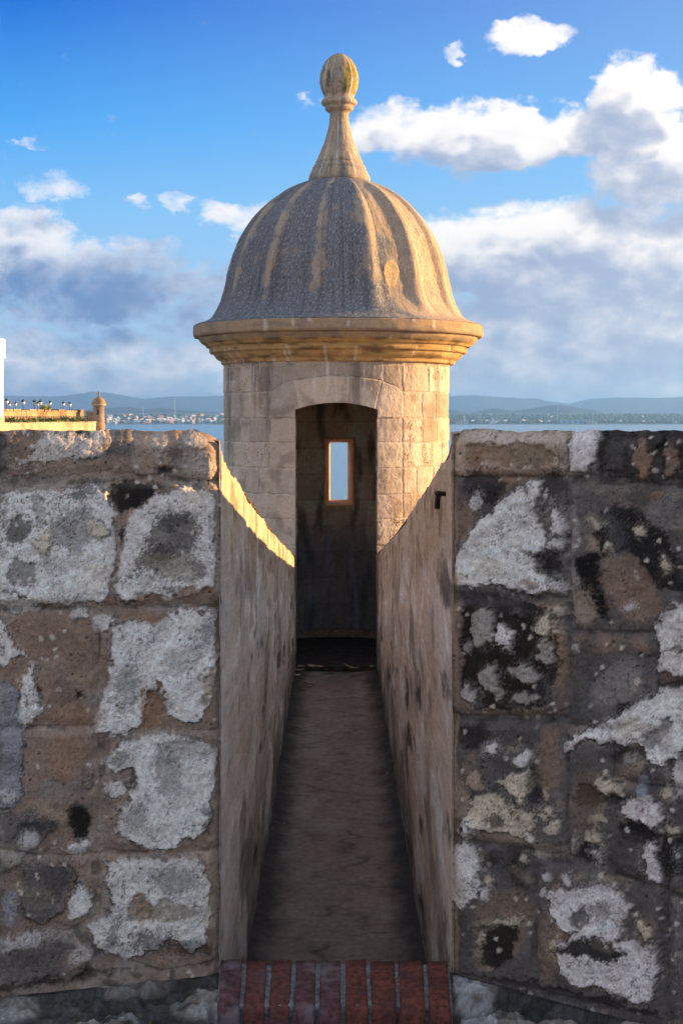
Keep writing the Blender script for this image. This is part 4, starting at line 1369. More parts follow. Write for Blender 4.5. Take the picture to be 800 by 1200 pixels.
# corbelled foot of the box, down the scarp
bm = bmesh.new()
add_lathe(bm, [(.10, -3.2), (.28, -2.9), (.30, -2.5), (.55, -2.1), (.58, -1.6), (.82, -1.2), (.85, -.75), (1.06, -.5), (1.06, -.2), (.97, -.19)], TX, TY, 40)
bm_obj('corbel', bm, M_scarp, box)

# ================================================================== BRICK SILL
sill = empty('brick_sill', (0, 3.9, .36), 'row of red bricks on edge forming the sill in front of the passage', 'sill')
sill['kind'] = 'thing'
rng = random.Random(5)
edges_b = [257.5, 287, 316, 345, 373, 402, 431, 464, 497, 526.5]   # back edges of the bricks
edges_f = [253, 282.5, 312, 341.5, 371, 402, 434, 466.5, 500, 531]


def sill_x(u, Y):
    return (u - CX) / F * Y


for i in range(9):
    bm = bmesh.new()
    j = .0048 + rng.uniform(-.001, .001)
    yb, yf = 4.035, 3.815 + rng.uniform(-.006, .006)
    zbk, zfr = .487 + rng.uniform(-.003, .003), .452 + rng.uniform(-.005, .005)
    xb0, xb1 = sill_x(edges_b[i], yb) + j, sill_x(edges_b[i + 1], yb) - j
    xf0, xf1 = sill_x(edges_f[i], yf) + j, sill_x(edges_f[i + 1], yf) - j
    lo = [bm.verts.new(p) for p in ((xf0, yf, .33), (xf1, yf, .33), (xb1, yb, .33), (xb0, yb, .33))]
    hi = [bm.verts.new(p) for p in ((xf0, yf, zfr), (xf1, yf, zfr), (xb1, yb, zbk), (xb0, yb, zbk))]
    bm.faces.new(lo[::-1]); bm.faces.new(hi)
    for k in range(4):
        bm.faces.new((lo[k], lo[(k + 1) % 4], hi[(k + 1) % 4], hi[k]))
    bmesh.ops.subdivide_edges(bm, edges=bm.edges[:], cuts=5, use_grid_fill=True)
    bmesh.ops.recalc_face_normals(bm, faces=bm.faces)
    for vtx in bm.verts:
        p = vtx.co
        # knock the arrises off and roughen
        ex = min(abs(p.x - (xf0 + (xb0 - xf0) * (p.y - yf) / (yb - yf))), abs(p.x - (xf1 + (xb1 - xf1) * (p.y - yf) / (yb - yf))))
        ztop_ = zfr + (zbk - zfr) * (p.y - yf) / (yb - yf)
        et, ef = abs(p.z - ztop_), abs(p.y - yf)
        cxm = .5 * (xf0 + xf1)
        if et < .002 and ex < .002: p.z -= .0015; p.x += .0015 * (1 if p.x < cxm else -1)
        if et < .002 and ef < .002: p.z -= .006 + rng.uniform(0, .009); p.y += .006 + rng.uniform(0, .006)
        if ef < .002 and ex < .002: p.y += .004
        p.x += rng.uniform(-.0016, .0016); p.z += rng.uniform(-.0024, .0014); p.y += rng.uniform(-.002, .002)
    o_ = bm_obj('brick', bm, M_bricks[rng.randrange(3)], sill, True)
bm = bmesh.new()
vs_ = [bm.verts.new(p) for p in ((sill_x(254, 3.83), 3.842, .32), (sill_x(530, 3.83), 3.842, .32), (sill_x(526, 4.03), 4.03, .32), (sill_x(258, 4.03), 4.03, .32),
                                 (sill_x(254, 3.83), 3.836, .441), (sill_x(530, 3.83), 3.836, .441), (sill_x(526, 4.03), 4.03, .478), (sill_x(258, 4.03), 4.03, .478))]
for f in ((0, 3, 2, 1), (4, 5, 6, 7), (0, 1, 5, 4), (1, 2, 6, 5), (2, 3, 7, 6), (3, 0, 4, 7)):
    bm.faces.new([vs_[i] for i in f])
bmesh.ops.subdivide_edges(bm, edges=bm.edges[:], cuts=24, use_grid_fill=True)
for vtx in bm.verts:
    if vtx.co.z > .4:
        vtx.co.z += rng.uniform(-.003, .003)
    vtx.co.y += rng.uniform(-.002, .002)
bm_obj('mortar_bed', bm, M_brickm, sill, True)
# back of the sill, down to the passage floor
bm = bmesh.new()
add_box(bm, -HALF + .004, HALF - .004, 3.85, 4.025, -.1, .326)
bm_obj('riser', bm, M_scarp, sill)

# ================================================================== GROUND IN FRONT
xs = np.concatenate([np.linspace(-14, -1.0, 40), np.arange(-.99, 1.0, .006), np.linspace(1.01, 14, 40)])
ys = np.concatenate([np.linspace(-12, 3.0, 40), np.arange(3.01, 4.12, .006)])
GX, GY = np.meshgrid(xs, ys, indexing='ij')
x, y = GX.ravel(), GY.ravel()
yw = np.where(x < 0, front_y(x, 'l'), front_y(x, 'r'))
dw = yw - y                                     # distance out from the wall
wd, wr = worley(x * 5.2 + .3 * fbm(x * 5, y * 5, 3, 601), y * 7.0 + .3 * fbm(x * 5 + 3, y * 5, 3, 602), 603)
n1 = fbm(x * 6, y * 6, 4, 604); n2 = fbm(x * 30, y * 30, 4, 605)
fn = (np.abs(x) < 1.2) & (y > 2.9)
n5 = fbm(x * 75, y * 75, 3, 609, .65)
h = .405 + .035 * sstep(.16, 0., dw) + .026 * sstep(.50, .22, wd) + .014 * n1 + .014 * n2 + .005 * n5
h = np.where(np.abs(dw) < .02, .455, h)
h = np.where(fn, h, .40)
h = h - .10 * ((np.abs(x + .005) < .34) & (y < 3.86) & (y > 3.3))
pc = np.tile(np.array((.23, .20, .175)), (len(x), 1)) * (1 + .4 * n1)[:, None] * (.55 + .9 * wr)[:, None]
pc = lerp(pc, (.34, .35, .345), .7 * sstep(.0, .3, fbm(x * 16, y * 16, 5, 606, .65)) * sstep(.45, .1, dw))
pc = lerp(pc, (.025, .025, .028), .8 * sstep(.12, .45, fbm(x * 11, y * 14, 4, 607)))
pc = lerp(pc, (.03, .03, .03), .8 * sstep(.38, .5, wd))
pc = lerp(pc, (.46, .47, .47), .6 * ((x > HALF) & (x < HALF + .10)) * sstep(-.1, .2, n1 + .1))
pc = pc * np.clip(1 + .7 * n2 + .6 * n5, .25, 1.7)[:, None]
Q = gridq(len(xs), len(ys))
cen = np.stack([x[Q].mean(1), y[Q].mean(1)], 1)
cw = np.where(cen[:, 0] < 0, front_y(cen[:, 0], 'l'), front_y(cen[:, 0], 'r'))
keep = (cen[:, 1] < cw + .02) & ~((np.abs(cen[:, 0]) < HALF - .01) & (cen[:, 1] > 3.86))
me = npmesh('ground', np.stack([x, y, h], 1), Q[keep], np.clip(pc, .01, .6))
tag(meshobj('ground', me, M_wall), kind='structure')


# ================================================================== SMALL THINGS
# bent iron pin in the right passage face
pin = empty('iron_pin', (HALF, 4.28, 1.75), 'short black iron pin with a bent head fixed in the passage wall', 'iron pin')
pin['kind'] = 'thing'
bm = bmesh.new()
path = [(HALF + .03, 4.29, 1.792), (HALF - .008, 4.285, 1.798), (HALF - .017, 4.28, 1.795), (HALF - .021, 4.28, 1.784), (HALF - .022, 4.28, 1.752)]
prev = None
for i, p in enumerate(path):
    ring = []
    d = Vector(path[min(i + 1, len(path) - 1)]) - Vector(path[max(i - 1, 0)])
    qn = d.to_track_quat('Z', 'Y')
    rr = .0085 if i > 2 else .0075
    for k in range(10):
        ring.append(bm.verts.new(Vector(p) + qn @ Vector((rr * math.cos(k * .6283), rr * math.sin(k * .6283), 0))))
    if prev:
        for k in range(10):
            bm.faces.new((prev[k], prev[(k + 1) % 10], ring[(k + 1) % 10], ring[k]))
    else:
        bm.faces.new(ring[::-1])
    prev = ring
bm.faces.new(prev)
bm_obj('shank', bm, M_iron, pin, True)
bm = bmesh.new()
add_lathe(bm, [(.003, 1.790), (.009, 1.792), (.0115, 1.797), (.011, 1.802), (.006, 1.806)], HALF - .019, 4.28, 12)
bm_obj('head', bm, M_iron, pin, True)

# dry leaves at the step
M_leaf = [mat_flat('dry_leaf_pale', (.42, .32, .21), .3, 60, .85, .3, .003), mat_flat('dry_leaf_brown', (.22, .12, .065), .3, 60, .85, .3, .003)]
rng = random.Random(8)
LEAVES = [(347, 781, 8, 0), (352, 787, 10, 0), (349, 793, 8, 0), (350, 799, 7, 1), (361, 803, 13, 0), (391, 788, 8, 1), (411, 785, 16, 0), (433, 779, 9, 0), (436, 785, 9, 1), (432, 789, 8, 1),
          (382, 786, 6, 1), (372, 801, 5, 1), (366, 766, 10, 0), (375, 764, 7, 0), (353, 741, 8, 0), (435, 764, 5, 0)]


def leaf_mesh(L, mi, k):
    rg = random.Random(k)
    bm_ = bmesh.new()
    n_ = 9
    rows = []
    cur = rg.uniform(.25, .7)
    for i_ in range(n_ + 1):
        q_ = i_ / n_
        wd_ = L * .24 * math.sin(math.pi * q_ ** .8) ** .8 + .0006
        zc = L * cur * (q_ - .5) ** 2 * 1.6
        rows.append([bm_.verts.new((L * (q_ - .5), s_ * wd_ * (1 + rg.uniform(-.15, .15)), zc + abs(s_) * wd_ * .55 + rg.uniform(0, .0015))) for s_ in (-1, -.5, 0, .5, 1)])
    for r0, r1 in zip(rows, rows[1:]):
        for j_ in range(4):
            bm_.faces.new((r0[j_], r1[j_], r1[j_ + 1], r0[j_ + 1]))
    me_ = bpy.data.meshes.new('dry_leaf')
    bm_.to_mesh(me_); bm_.free()
    me_.polygons.foreach_set('use_smooth', np.ones(len(me_.polygons), bool))
    me_.materials.append(M_leaf[mi])
    return me_


for k, (lu, lv, lw, mi) in enumerate(LEAVES):
    zf_ = STEP if lv < 778 else .012
    Yl = (CZ - zf_) * F / (lv - CY)
    if zf_ < .05:
        Yl = min(Yl, Y2 + .04)
    o_ = bpy.data.objects.new('dry_leaf', leaf_mesh(lw / F * Yl * 1.25, mi, k))
    COLL.objects.link(o_)
    o_.location = ((lu - CX) / F * Yl, Yl, zf_ + .006)
    o_.rotation_euler = (rng.uniform(-.3, .3), rng.uniform(-.2, .2), rng.uniform(-.5, .5))
    if lv > 778:
        tag(o_, 'pale curled dry leaf on the passage floor at the doorway' if mi == 0 else 'brown curled dry leaf on the passage floor at the doorway', 'leaf', 'pale leaves at the doorway step' if mi == 0 else 'brown leaves at the doorway step')
    else:
        tag(o_, 'pale dry leaf lying on the dark floor inside the sentry box', 'leaf', 'leaves inside the sentry box')
# crumbs of stone along the passage
M_crumb = mat_flat('stone_crumb', (.40, .33, .27), .3, 90, .9, .4, .002)
for k in range(14):
    bm = bmesh.new()
    bmesh.ops.create_icosphere(bm, subdivisions=1, radius=rng.uniform(.003, .008))
    for vtx in bm.verts:
        vtx.co *= rng.uniform(.7, 1.25); vtx.co.z *= .6
    o_ = bm_obj('stone_crumb', bm, M_crumb)
    o_.location = (rng.choice((-1, 1)) * HALF * rng.uniform(.1, .92) ** .5, rng.uniform(4.8, 11.0), .008)
    tag(o_, 'tiny pale stone crumb lying on the worn passage floor', 'stone', 'crumbs on the passage floor')
# weed at the foot of the left wall
M_weed = mat_flat('weed_green', (.06, .14, .025), .3, 90, .7)
wd_ = empty('weed', px_at(172, 1190, 3.72), 'small green weed sprouting from the stones under the wall', 'plant')
bm = bmesh.new()
wp = Vector((px_at(172, 1190, 3.72)[0], 3.72, .425))
for k in range(9):
    an = k * .75
    d = Vector((math.cos(an), math.sin(an), rng.uniform(.5, 1.4))).normalized()
    sd = Vector((-math.sin(an), math.cos(an), 0))
    L = rng.uniform(.012, .026)
    a0 = bm.verts.new(wp); b0 = bm.verts.new(wp + d * L * .5 + sd * L * .28); c0 = bm.verts.new(wp + d * L); d0_ = bm.verts.new(wp + d * L * .5 - sd * L * .28)
    bm.faces.new((a0, b0, c0, d0_))
bm_obj('leaf_rosette', bm, M_weed, wd_)

# ================================================================== SEA, SHORE, HILLS
SEA = -22.0
m_sea, t = new_mat('sea_water')
pos = t.n('ShaderNodeNewGeometry').outputs['Position']
mp = t.n('ShaderNodeMapping'); t.put(mp.inputs[0], pos); mp.inputs['Scale'].default_value = (1, .6, 1)
hgt_ = t.m('ADD', t.noise(mp.outputs[0], .25, 6, .62), t.m('MULTIPLY', t.noise(mp.outputs[0], .02, 3), 1.5))
bs = finish(t, t.mix(t.noise(pos, .004, 4), (.03, .13, .20), (.05, .18, .26)), .2, hgt_, .5, .5, .5)
bm = bmesh.new()
vs_ = [bm.verts.new(p) for p in ((-14500, -150, SEA), (14500, -150, SEA), (14500, 14000, SEA), (-14500, 14000, SEA))]
bm.faces.new(vs_)
tag(bm_obj('sea', bm, m_sea), kind='structure')


def hill(name, Y, depth, prof, col, amp, seed, z_base=SEA):
    """a range of hills: crest heights follow prof (pixel column -> crest row)"""
    us = np.linspace(-900, 1700, 700)
    pu = np.array([p[0] for p in prof], float); pv = np.array([p[1] for p in prof], float)
    crest = np.interp(us, pu, pv)
    outside = (us < pu[0]) | (us > pu[-1])
    crest = crest + np.where(outside, 8 * fbm(us / 160, us * 0, 3, seed), 0) + .7 * fbm(us / 14, us * 0, 4, seed + 1) * amp
    nd_ = 36
    tt_ = np.linspace(0, 1, nd_)
    UU, TT = np.meshgrid(us, tt_, indexing='ij')
    CR = np.repeat(crest, nd_)
    UU = UU.ravel(); TT = TT.ravel()
    yy = Y + depth * TT
    xx = (UU - CX) / F * (Y + depth * .5)
    zc = CZ + (CY - CR) / F * (Y + depth * .5)
    shp = np.sin(np.clip(TT, 0, 1) * math.pi) ** .8
    rid = fbm(xx / (depth * .16), yy / (depth * .2), 5, seed + 2, .55)
    zv = z_base - 2 + (zc - z_base + 2) * shp * (1 + .50 * rid * (1 - shp ** 6) * amp)
    cc = np.tile(np.array(col), (len(xx), 1)) * (1 + .5 * fbm(xx / 120, yy / 200, 4, seed + 3))[:, None]
    me_ = npmesh(name, np.stack([xx, yy, zv], 1), gridq(len(us), nd_), np.clip(cc, .01, .4))
    return tag(meshobj(name, me_, M_hill), kind='structure')


M_hill = mat_vcol('forested_hill', .02, .1, .3, .4, 8)
hill('far_hills', 10200, 2600, [(-40, 465), (7, 464), (44, 464.5), (84, 464), (104, 461.5), (118, 460.5), (132, 461), (148, 464), (169, 467.5), (202, 464.5), (236, 464.5), (263, 464),
                           (400, 468), (500, 466), (527, 464), (555, 463), (590, 466), (625, 467.5), (648, 471), (667, 473.5), (680, 470), (695, 467), (730, 466), (770, 466.5), (800, 465), (840, 468)], (.018, .035, .038), 1.0, 801)
hill('near_hills', 6200, 1500, [(-40, 482), (110, 481), (125, 478), (150, 477), (175, 480), (190, 477.5), (215, 481), (240, 482), (262, 484), (400, 484), (510, 484), (527, 480), (545, 484), (560, 482.5), (578, 478.5), (598, 481.5), (622, 479), (640, 475.5), (652, 474.5), (668, 476.5), (690, 482), (700, 486), (730, 487), (800, 487), (840, 487)], (.022, .038, .030), 1.0, 821)
# low shore plain
xs = np.linspace(-3600, 3600, 240); ysh = np.linspace(4150, 6400, 40)
GX, GY = np.meshgrid(xs, ysh, indexing='ij')
x, y = GX.ravel(), GY.ravel()
edge = 4260 + 60 * fbm(x / 500, x * 0, 3, 841)
z = SEA - 3 + 5.0 * sstep(-60, 60, y - edge) + np.maximum(y - edge - 60, 0) * .018 + 1.0 * fbm(x / 90, y / 90, 3, 842)
me = npmesh('shore', np.stack([x, y, z], 1), gridq(len(xs), len(ysh)), np.tile(np.array((.09, .11, .055)), (len(x), 1)))
tag(meshobj('shore', me, M_hill), kind='structure')

rng = random.Random(31)
HC = {'white': (.54, .54, .54), 'cream': (.50, .45, .37), 'coral': (.62, .30, .22), 'blue': (.25, .42, .58), 'grey': (.42, .43, .45)}
M_h = {k: mat_flat('house_' + k, v, .12, .3, .8) for k, v in HC.items()}
M_roof = {'rust': mat_flat('roof_rust', (.30, .12, .07), .2, .4), 'pale': mat_flat('roof_pale', (.55, .55, .55), .2, .4), 'green': mat_flat('roof_green', (.12, .25, .22), .2, .4)}


def house_mesh(kind, shape, roofk):
    """unit house, 1 wide, 1 deep, walls 1 high, with its roof"""
    bm_ = bmesh.new()
    add_box(bm_, -.5, .5, -.5, .5, 0, 1.0)
    for f_ in bm_.faces: f_.material_index = 0
    k0 = len(bm_.faces)
    if shape == 'gable':
        pts_ = [(-.56, -.56, 1.0), (.56, -.56, 1.0), (.56, .56, 1.0), (-.56, .56, 1.0), (-.56, 0, 1.5), (.56, 0, 1.5)]
        vv_ = [bm_.verts.new(p) for p in pts_]
        fs_ = [(0, 1, 5, 4), (2, 3, 4, 5), (0, 4, 3), (1, 2, 5), (0, 3, 2, 1)]
    elif shape == 'hip':
        pts_ = [(-.58, -.58, 1.0), (.58, -.58, 1.0), (.58, .58, 1.0), (-.58, .58, 1.0), (-.2, 0, 1.4), (.2, 0, 1.4)]
        vv_ = [bm_.verts.new(p) for p in pts_]
        fs_ = [(0, 1, 5, 4), (2, 3, 4, 5), (0, 4, 3), (1, 2, 5), (0, 3, 2, 1)]
    else:
        vv_ = [bm_.verts.new(p) for p in ((-.53, -.53, 1), (.53, -.53, 1), (.53, .53, 1), (-.53, .53, 1), (-.53, -.53, 1.08), (.53, -.53, 1.08), (.53, .53, 1.08), (-.53, .53, 1.08))]
        fs_ = [(0, 3, 2, 1), (4, 5, 6, 7), (0, 1, 5, 4), (1, 2, 6, 5), (2, 3, 7, 6), (3, 0, 4, 7)]
    for f_ in fs_:
        bm_.faces.new([vv_[i_] for i_ in f_]).material_index = 1
    # rows of window openings, sunk a little
    for r_ in range(2 if shape == 'flat' else 1):
        for c_ in range(4):
            x0_ = -.42 + c_ * .22
            z0_ = .28 + r_ * .36
            vw = [bm_.verts.new(p) for p in ((x0_, -.503, z0_), (x0_ + .11, -.503, z0_), (x0_ + .11, -.503, z0_ + .2), (x0_, -.503, z0_ + .2))]
            bm_.faces.new(vw).material_index = 2
    me_ = bpy.data.meshes.new('house'); bm_.to_mesh(me_); bm_.free()
    for mm_ in (M_h[kind], M_roof[roofk], M_win):
        me_.materials.append(mm_)
    return me_


M_win = mat_flat('dark_window', (.05, .06, .08), .2, 1, .3)
HM = {}
for kd in HC:
    for shp_, rk in (('gable', 'rust'), ('hip', 'pale'), ('flat', 'pale'), ('gable', 'pale')):
        HM[(kd, shp_, rk)] = house_mesh(kd, shp_, rk)
RW = {'rust': 'rust red', 'pale': 'pale', 'green': 'green'}


def ground_z(yv):
    return SEA + 2.0 + max(yv - 4320, 0) * .018


def put_house(u, y, wpx, hpx, kd, shp_, rk, side):
    o_ = bpy.data.objects.new('house', HM[(kd, shp_, rk)])
    COLL.objects.link(o_)
    o_.location = ((u - CX) / F * y, y, ground_z(y) - 1.5)
    m_ = y / F
    o_.scale = (wpx * m_, min(wpx, 8) * m_ * .8, hpx * m_)
    o_.rotation_euler = (0, 0, rng.uniform(.35, 1.0))
    tag(o_, 'far-off %s house with %s %s roof on the shore %s' % (kd, RW[rk], {'flat': 'flat', 'gable': 'gabled', 'hip': 'hipped'}[shp_], side), 'house', '%s houses with %s %s roofs %s' % (kd, RW[rk], shp_, side))
    return o_


keys = list(HM)
for row, (n_, y0_, y1_) in enumerate(((34, 4330, 4420), (26, 4520, 4700), (18, 4900, 5300))):
    for k in range(n_):
        u = 126 + 137 * (k + rng.uniform(.1, .9)) / n_
        kd = rng.choices(['white', 'cream', 'coral', 'blue', 'grey'], [6, 3, 1.2, 1.6, 1.5])[0]
        kk = rng.choice([q_ for q_ in keys if q_[0] == kd] + [q_ for q_ in keys if q_[0] == kd and q_[2] == 'pale'])
        put_house(u, rng.uniform(y0_, y1_), rng.uniform(2.5, 6), rng.uniform(2.2, 4.6), kk[0], kk[1], kk[2], 'between the two sentry boxes')
for row, (n_, y0_, y1_) in enumerate(((22, 4340, 4450), (12, 4700, 5200))):
    for k in range(n_):
        u = 528 + 272 * (k + rng.uniform(.1, .9)) / n_
        kd = rng.choices(['white', 'cream', 'coral', 'blue', 'grey'], [5, 2, .5, 2.5, 2])[0]
        kk = rng.choice([q_ for q_ in keys if q_[0] == kd] + [q_ for q_ in keys if q_[0] == kd and q_[2] == 'pale'])
        put_house(u, rng.uniform(y0_, y1_), rng.uniform(3, 8), rng.uniform(1.8, 3.4), kk[0], kk[1], kk[2], 'past the near sentry box')
# the long blue-white sheds
for (u, wpx, hpx, kd) in ((671, 30, 4.6, 'blue'), (690, 16, 3.4, 'white'), (541, 14, 3.4, 'white')):
    o_ = bpy.data.objects.new('waterfront_shed', HM[(kd, 'flat', 'pale')]); COLL.objects.link(o_)
    y = 4310
    o_.location = ((u - CX) / F * y, y, ground_z(y) - 1.5); o_.scale = (wpx * y / F, 14, hpx * y / F)
    tag(o_, {671: 'long pale blue waterfront shed beside the tall mast on the far shore', 690: 'white waterfront shed next to the long blue shed', 541: 'white waterfront shed nearest the near sentry box'}[u], 'shed')
# pointed white roofs
for (u, hh, lb) in ((577.5, 9, 'white pointed tent-like roof on the far shore past the near sentry box'), (132, 7, 'white pointed tent-like roof on the shore beside the distant sentry box')):
    y = 4300; m_ = y / F
    rt = empty('tent_pavilion', ((u - CX) / F * y, y, ground_z(y) - 1), lb, 'pavilion')
    bm = bmesh.new()
    cx_ = (u - CX) / F * y; z0_ = ground_z(y) - 1
    bs_ = [bm.verts.new(p) for p in ((cx_ - 4.5 * m_, y - 9, z0_ + 1.5 * m_), (cx_ + 4.5 * m_, y - 9, z0_ + 1.5 * m_), (cx_ + 4.5 * m_, y + 9, z0_ + 1.5 * m_), (cx_ - 4.5 * m_, y + 9, z0_ + 1.5 * m_))]
    md_ = [bm.verts.new(p) for p in ((cx_ - 1.6 * m_, y - 3, z0_ + hh * .55 * m_), (cx_ + 1.6 * m_, y - 3, z0_ + hh * .55 * m_), (cx_ + 1.6 * m_, y + 3, z0_ + hh * .55 * m_), (cx_ - 1.6 * m_, y + 3, z0_ + hh * .55 * m_))]
    tp = bm.verts.new((cx_, y, z0_ + hh * m_))
    for i in range(4):
        j = (i + 1) % 4
        bm.faces.new((bs_[i], bs_[j], md_[j], md_[i])); bm.faces.new((md_[i], md_[j], tp))
    bm_obj('roof', bm, M_h['white'], rt)
    bm = bmesh.new(); add_box(bm, cx_ - 4 * m_, cx_ + 4 * m_, y - 8, y + 8, z0_, z0_ + 1.52 * m_); bm_obj('wall', bm, M_h['white'], rt)
# masts
M_mast = mat_flat('mast_paint', (.62, .60, .58), .1, 1)
for (u, vt, y, lb) in ((205, 467, 4700, 'tall lattice mast rising over the far town between the sentry boxes'), (168, 477, 4700, 'shorter lattice mast over the far town between the sentry boxes'), (653, 474, 4500, 'pale lattice mast above the long blue shed on the far shore')):
    rt = empty('lattice_mast', ((u - CX) / F * y, y, ground_z(y)), lb, 'mast')
    x_ = (u - CX) / F * y; zt_ = CZ + (CY - vt) / F * y; z0_ = ground_z(y)
    for (sx, sy) in ((-1, -1), (1, -1), (1, 1), (-1, 1)):
        bm = bmesh.new()
        a_ = [bm.verts.new((x_ + sx * 2.0 + dx, y + sy * 2.0 + dy, z0_)) for dx, dy in ((-.4, -.4), (.4, -.4), (.4, .4), (-.4, .4))]
        b_ = [bm.verts.new((x_ + sx * .5 + dx, y + sy * .5 + dy, zt_)) for dx, dy in ((-.3, -.3), (.3, -.3), (.3, .3), (-.3, .3))]
        bm.faces.new(a_[::-1]); bm.faces.new(b_)
        for i in range(4):
            bm.faces.new((a_[i], a_[(i + 1) % 4], b_[(i + 1) % 4], b_[i]))
        bm_obj('leg', bm, M_mast, rt)
    for q_ in np.linspace(.15, .98, 8):
        bm = bmesh.new(); wd2 = 2.3 - 1.5 * q_
        zq = z0_ + (zt_ - z0_) * q_
        add_box(bm, x_ - wd2, x_ + wd2, y - wd2, y + wd2, zq, zq + .6)
        bm_obj('cross_frame', bm, M_mast, rt)
# the wood along the shore reads as one mass
rngn = np.random.default_rng(4)
bm = bmesh.new()
bmesh.ops.create_icosphere(bm, subdivisions=1, radius=1)
iv = np.array([v_.co[:] for v_ in bm.verts]); it = np.array([[v_.index for v_ in f_.verts] for f_ in bm.faces]); bm.free()
VV, TT, CC = [], [], []
k = 0
for n_, y0_, y1_, sc in ((1100, 4340, 4600, 7.5), (1600, 4600, 5600, 9.0)):
    for _ in range(n_):
        y = rngn.uniform(y0_, y1_)
        u = rngn.uniform(500, 830) if rngn.random() < .60 else rngn.uniform(60, 500)
        rr = sc * rngn.uniform(.5, 1.15)
        p = np.array(((u - CX) / F * y, y, ground_z(y) + rr * .45))
        vv_ = iv * (rr * np.array((1.3, 1.1, .85))) * rngn.uniform(.75, 1.2, (len(iv), 1)) + p
        VV.append(vv_); TT.append(it + k); k += len(iv)
        CC.append(np.tile(np.array((.05, .085, .03)) * rngn.uniform(.6, 1.4), (len(iv), 1)))
me = npmesh('shore_wood', np.concatenate(VV), np.concatenate(TT), np.concatenate(CC), False)
tag(meshobj('shore_wood', me, M_hill), 'dark green trees massed along the far shore of the bay', 'trees', None, 'stuff')

# ================================================================== THE NEXT BASTION, LEFT
M_ramp = mat_flat('rampart_stone', (.36, .24, .14), .4, .8, .95, .4, .05, (.12, .08, .05))
M_pale = mat_flat('rampart_pale', (.48, .37, .24), .3, .8, .95, .4, .05, (.28, .19, .12))
M_white = mat_flat('white_stucco', (.82, .80, .77), .06, 1.5, .9)
P0, P1 = (-42.6, 240.0), (-47.6, 200.0)      # crest line of the upper wall, far end to near end
EXT = (-54.0, 149.0)


def along(q_, off=0.0):
    """point on the rampart line, shifted off metres out to the right of it"""
    dx, dy = P1[0] - P0[0], P1[1] - P0[1]
    L = math.hypot(dx, dy)
    return P0[0] + dx * q_ - dy / L * off, P0[1] + dy * q_ + dx / L * off


def wall_strip(bm_, q0, q1, o0, o1, z0, z1):
    pts_ = [along(q0, o0), along(q0, o1), along(q1, o1), along(q1, o0)]
    add_prism(bm_, pts_, z0, z1)


ramp = empty('rampart_wall', (P0[0], P0[1], -22), 'sunlit upper wall of the distant bastion below the row of lamps', 'wall')
ramp['kind'] = 'thing'
bm = bmesh.new(); wall_strip(bm, 0, 2.2, -2.5, 0, -22, 2.75); bm_obj('wall_face', bm, M_ramp, ramp)
# merlon-like uneven coping stones on its crest
rng = random.Random(77)
for k in range(26):
    q0 = k * 2.2 / 26
    bm = bmesh.new(); wall_strip(bm, q0 + .004, q0 + 2.2 / 26 - .004, -1.2, .12, 2.753, 3.05 + rng.uniform(-.12, .16)); bm_obj('coping_stone', bm, M_ramp, ramp)
low = empty('lower_rampart', (P0[0] + 4, P0[1], -22), 'pale sunlit lower wall of the distant bastion under the railing', 'wall')
low['kind'] = 'thing'
bm = bmesh.new(); wall_strip(bm, -.04, 2.2, 1.5, 3.0, -22, 1.0); bm_obj('wall_face', bm, M_pale, low)
for k in range(26):
    q0 = -.04 + k * 2.24 / 26
    bm = bmesh.new(); wall_strip(bm, q0 + .004, q0 + 2.24 / 26 - .004, 1.45, 3.06, 1.003, 1.16 + rng.uniform(-.03, .05)); bm_obj('coping_stone', bm, M_pale, low)
bm = bmesh.new(); wall_strip(bm, -.04, 2.2, .003, 1.497, -22, .75)
tag(bm_obj('terrace', bm, M_ramp), kind='structure')
# end block between the wall and the far sentry box
blk = empty('end_block', (P0[0] + 1, P0[1] + 1, -22), 'bright square stone block at the end of the distant rampart', 'block')
blk['kind'] = 'thing'
bm = bmesh.new(); add_box(bm, -42.3, -40.75, 241, 244, -22, 2.55); bm_obj('wall_face', bm, M_pale, blk)
bm = bmesh.new(); add_box(bm, -42.4, -40.65, 240.9, 244.1, 2.553, 2.9); bm_obj('coping_stone', bm, M_pale, blk)
# railing and shrubs on the terrace
M_rail = mat_flat('dark_railing', (.03, .035, .03), .2, 3, .6)
rail = empty('iron_railing', (P0[0], P0[1], .75), 'dark iron railing along the distant terrace between its two walls', 'railing')
for zr in (1.15, 1.95):
    bm = bmesh.new(); wall_strip(bm, -.02, 2.15, 1.20, 1.27, zr, zr + .09); bm_obj('rail', bm, M_rail, rail)
me0 = None
for k in range(70):
    q0 = -.02 + k * 2.17 / 70
    bm = bmesh.new(); wall_strip(bm, q0, q0 + .0022, 1.21, 1.26, .75, 2.1); bm_obj('post', bm, M_rail, rail)
M_bush = mat_vcol('terrace_green', 2, 8, .5, .6, .1)


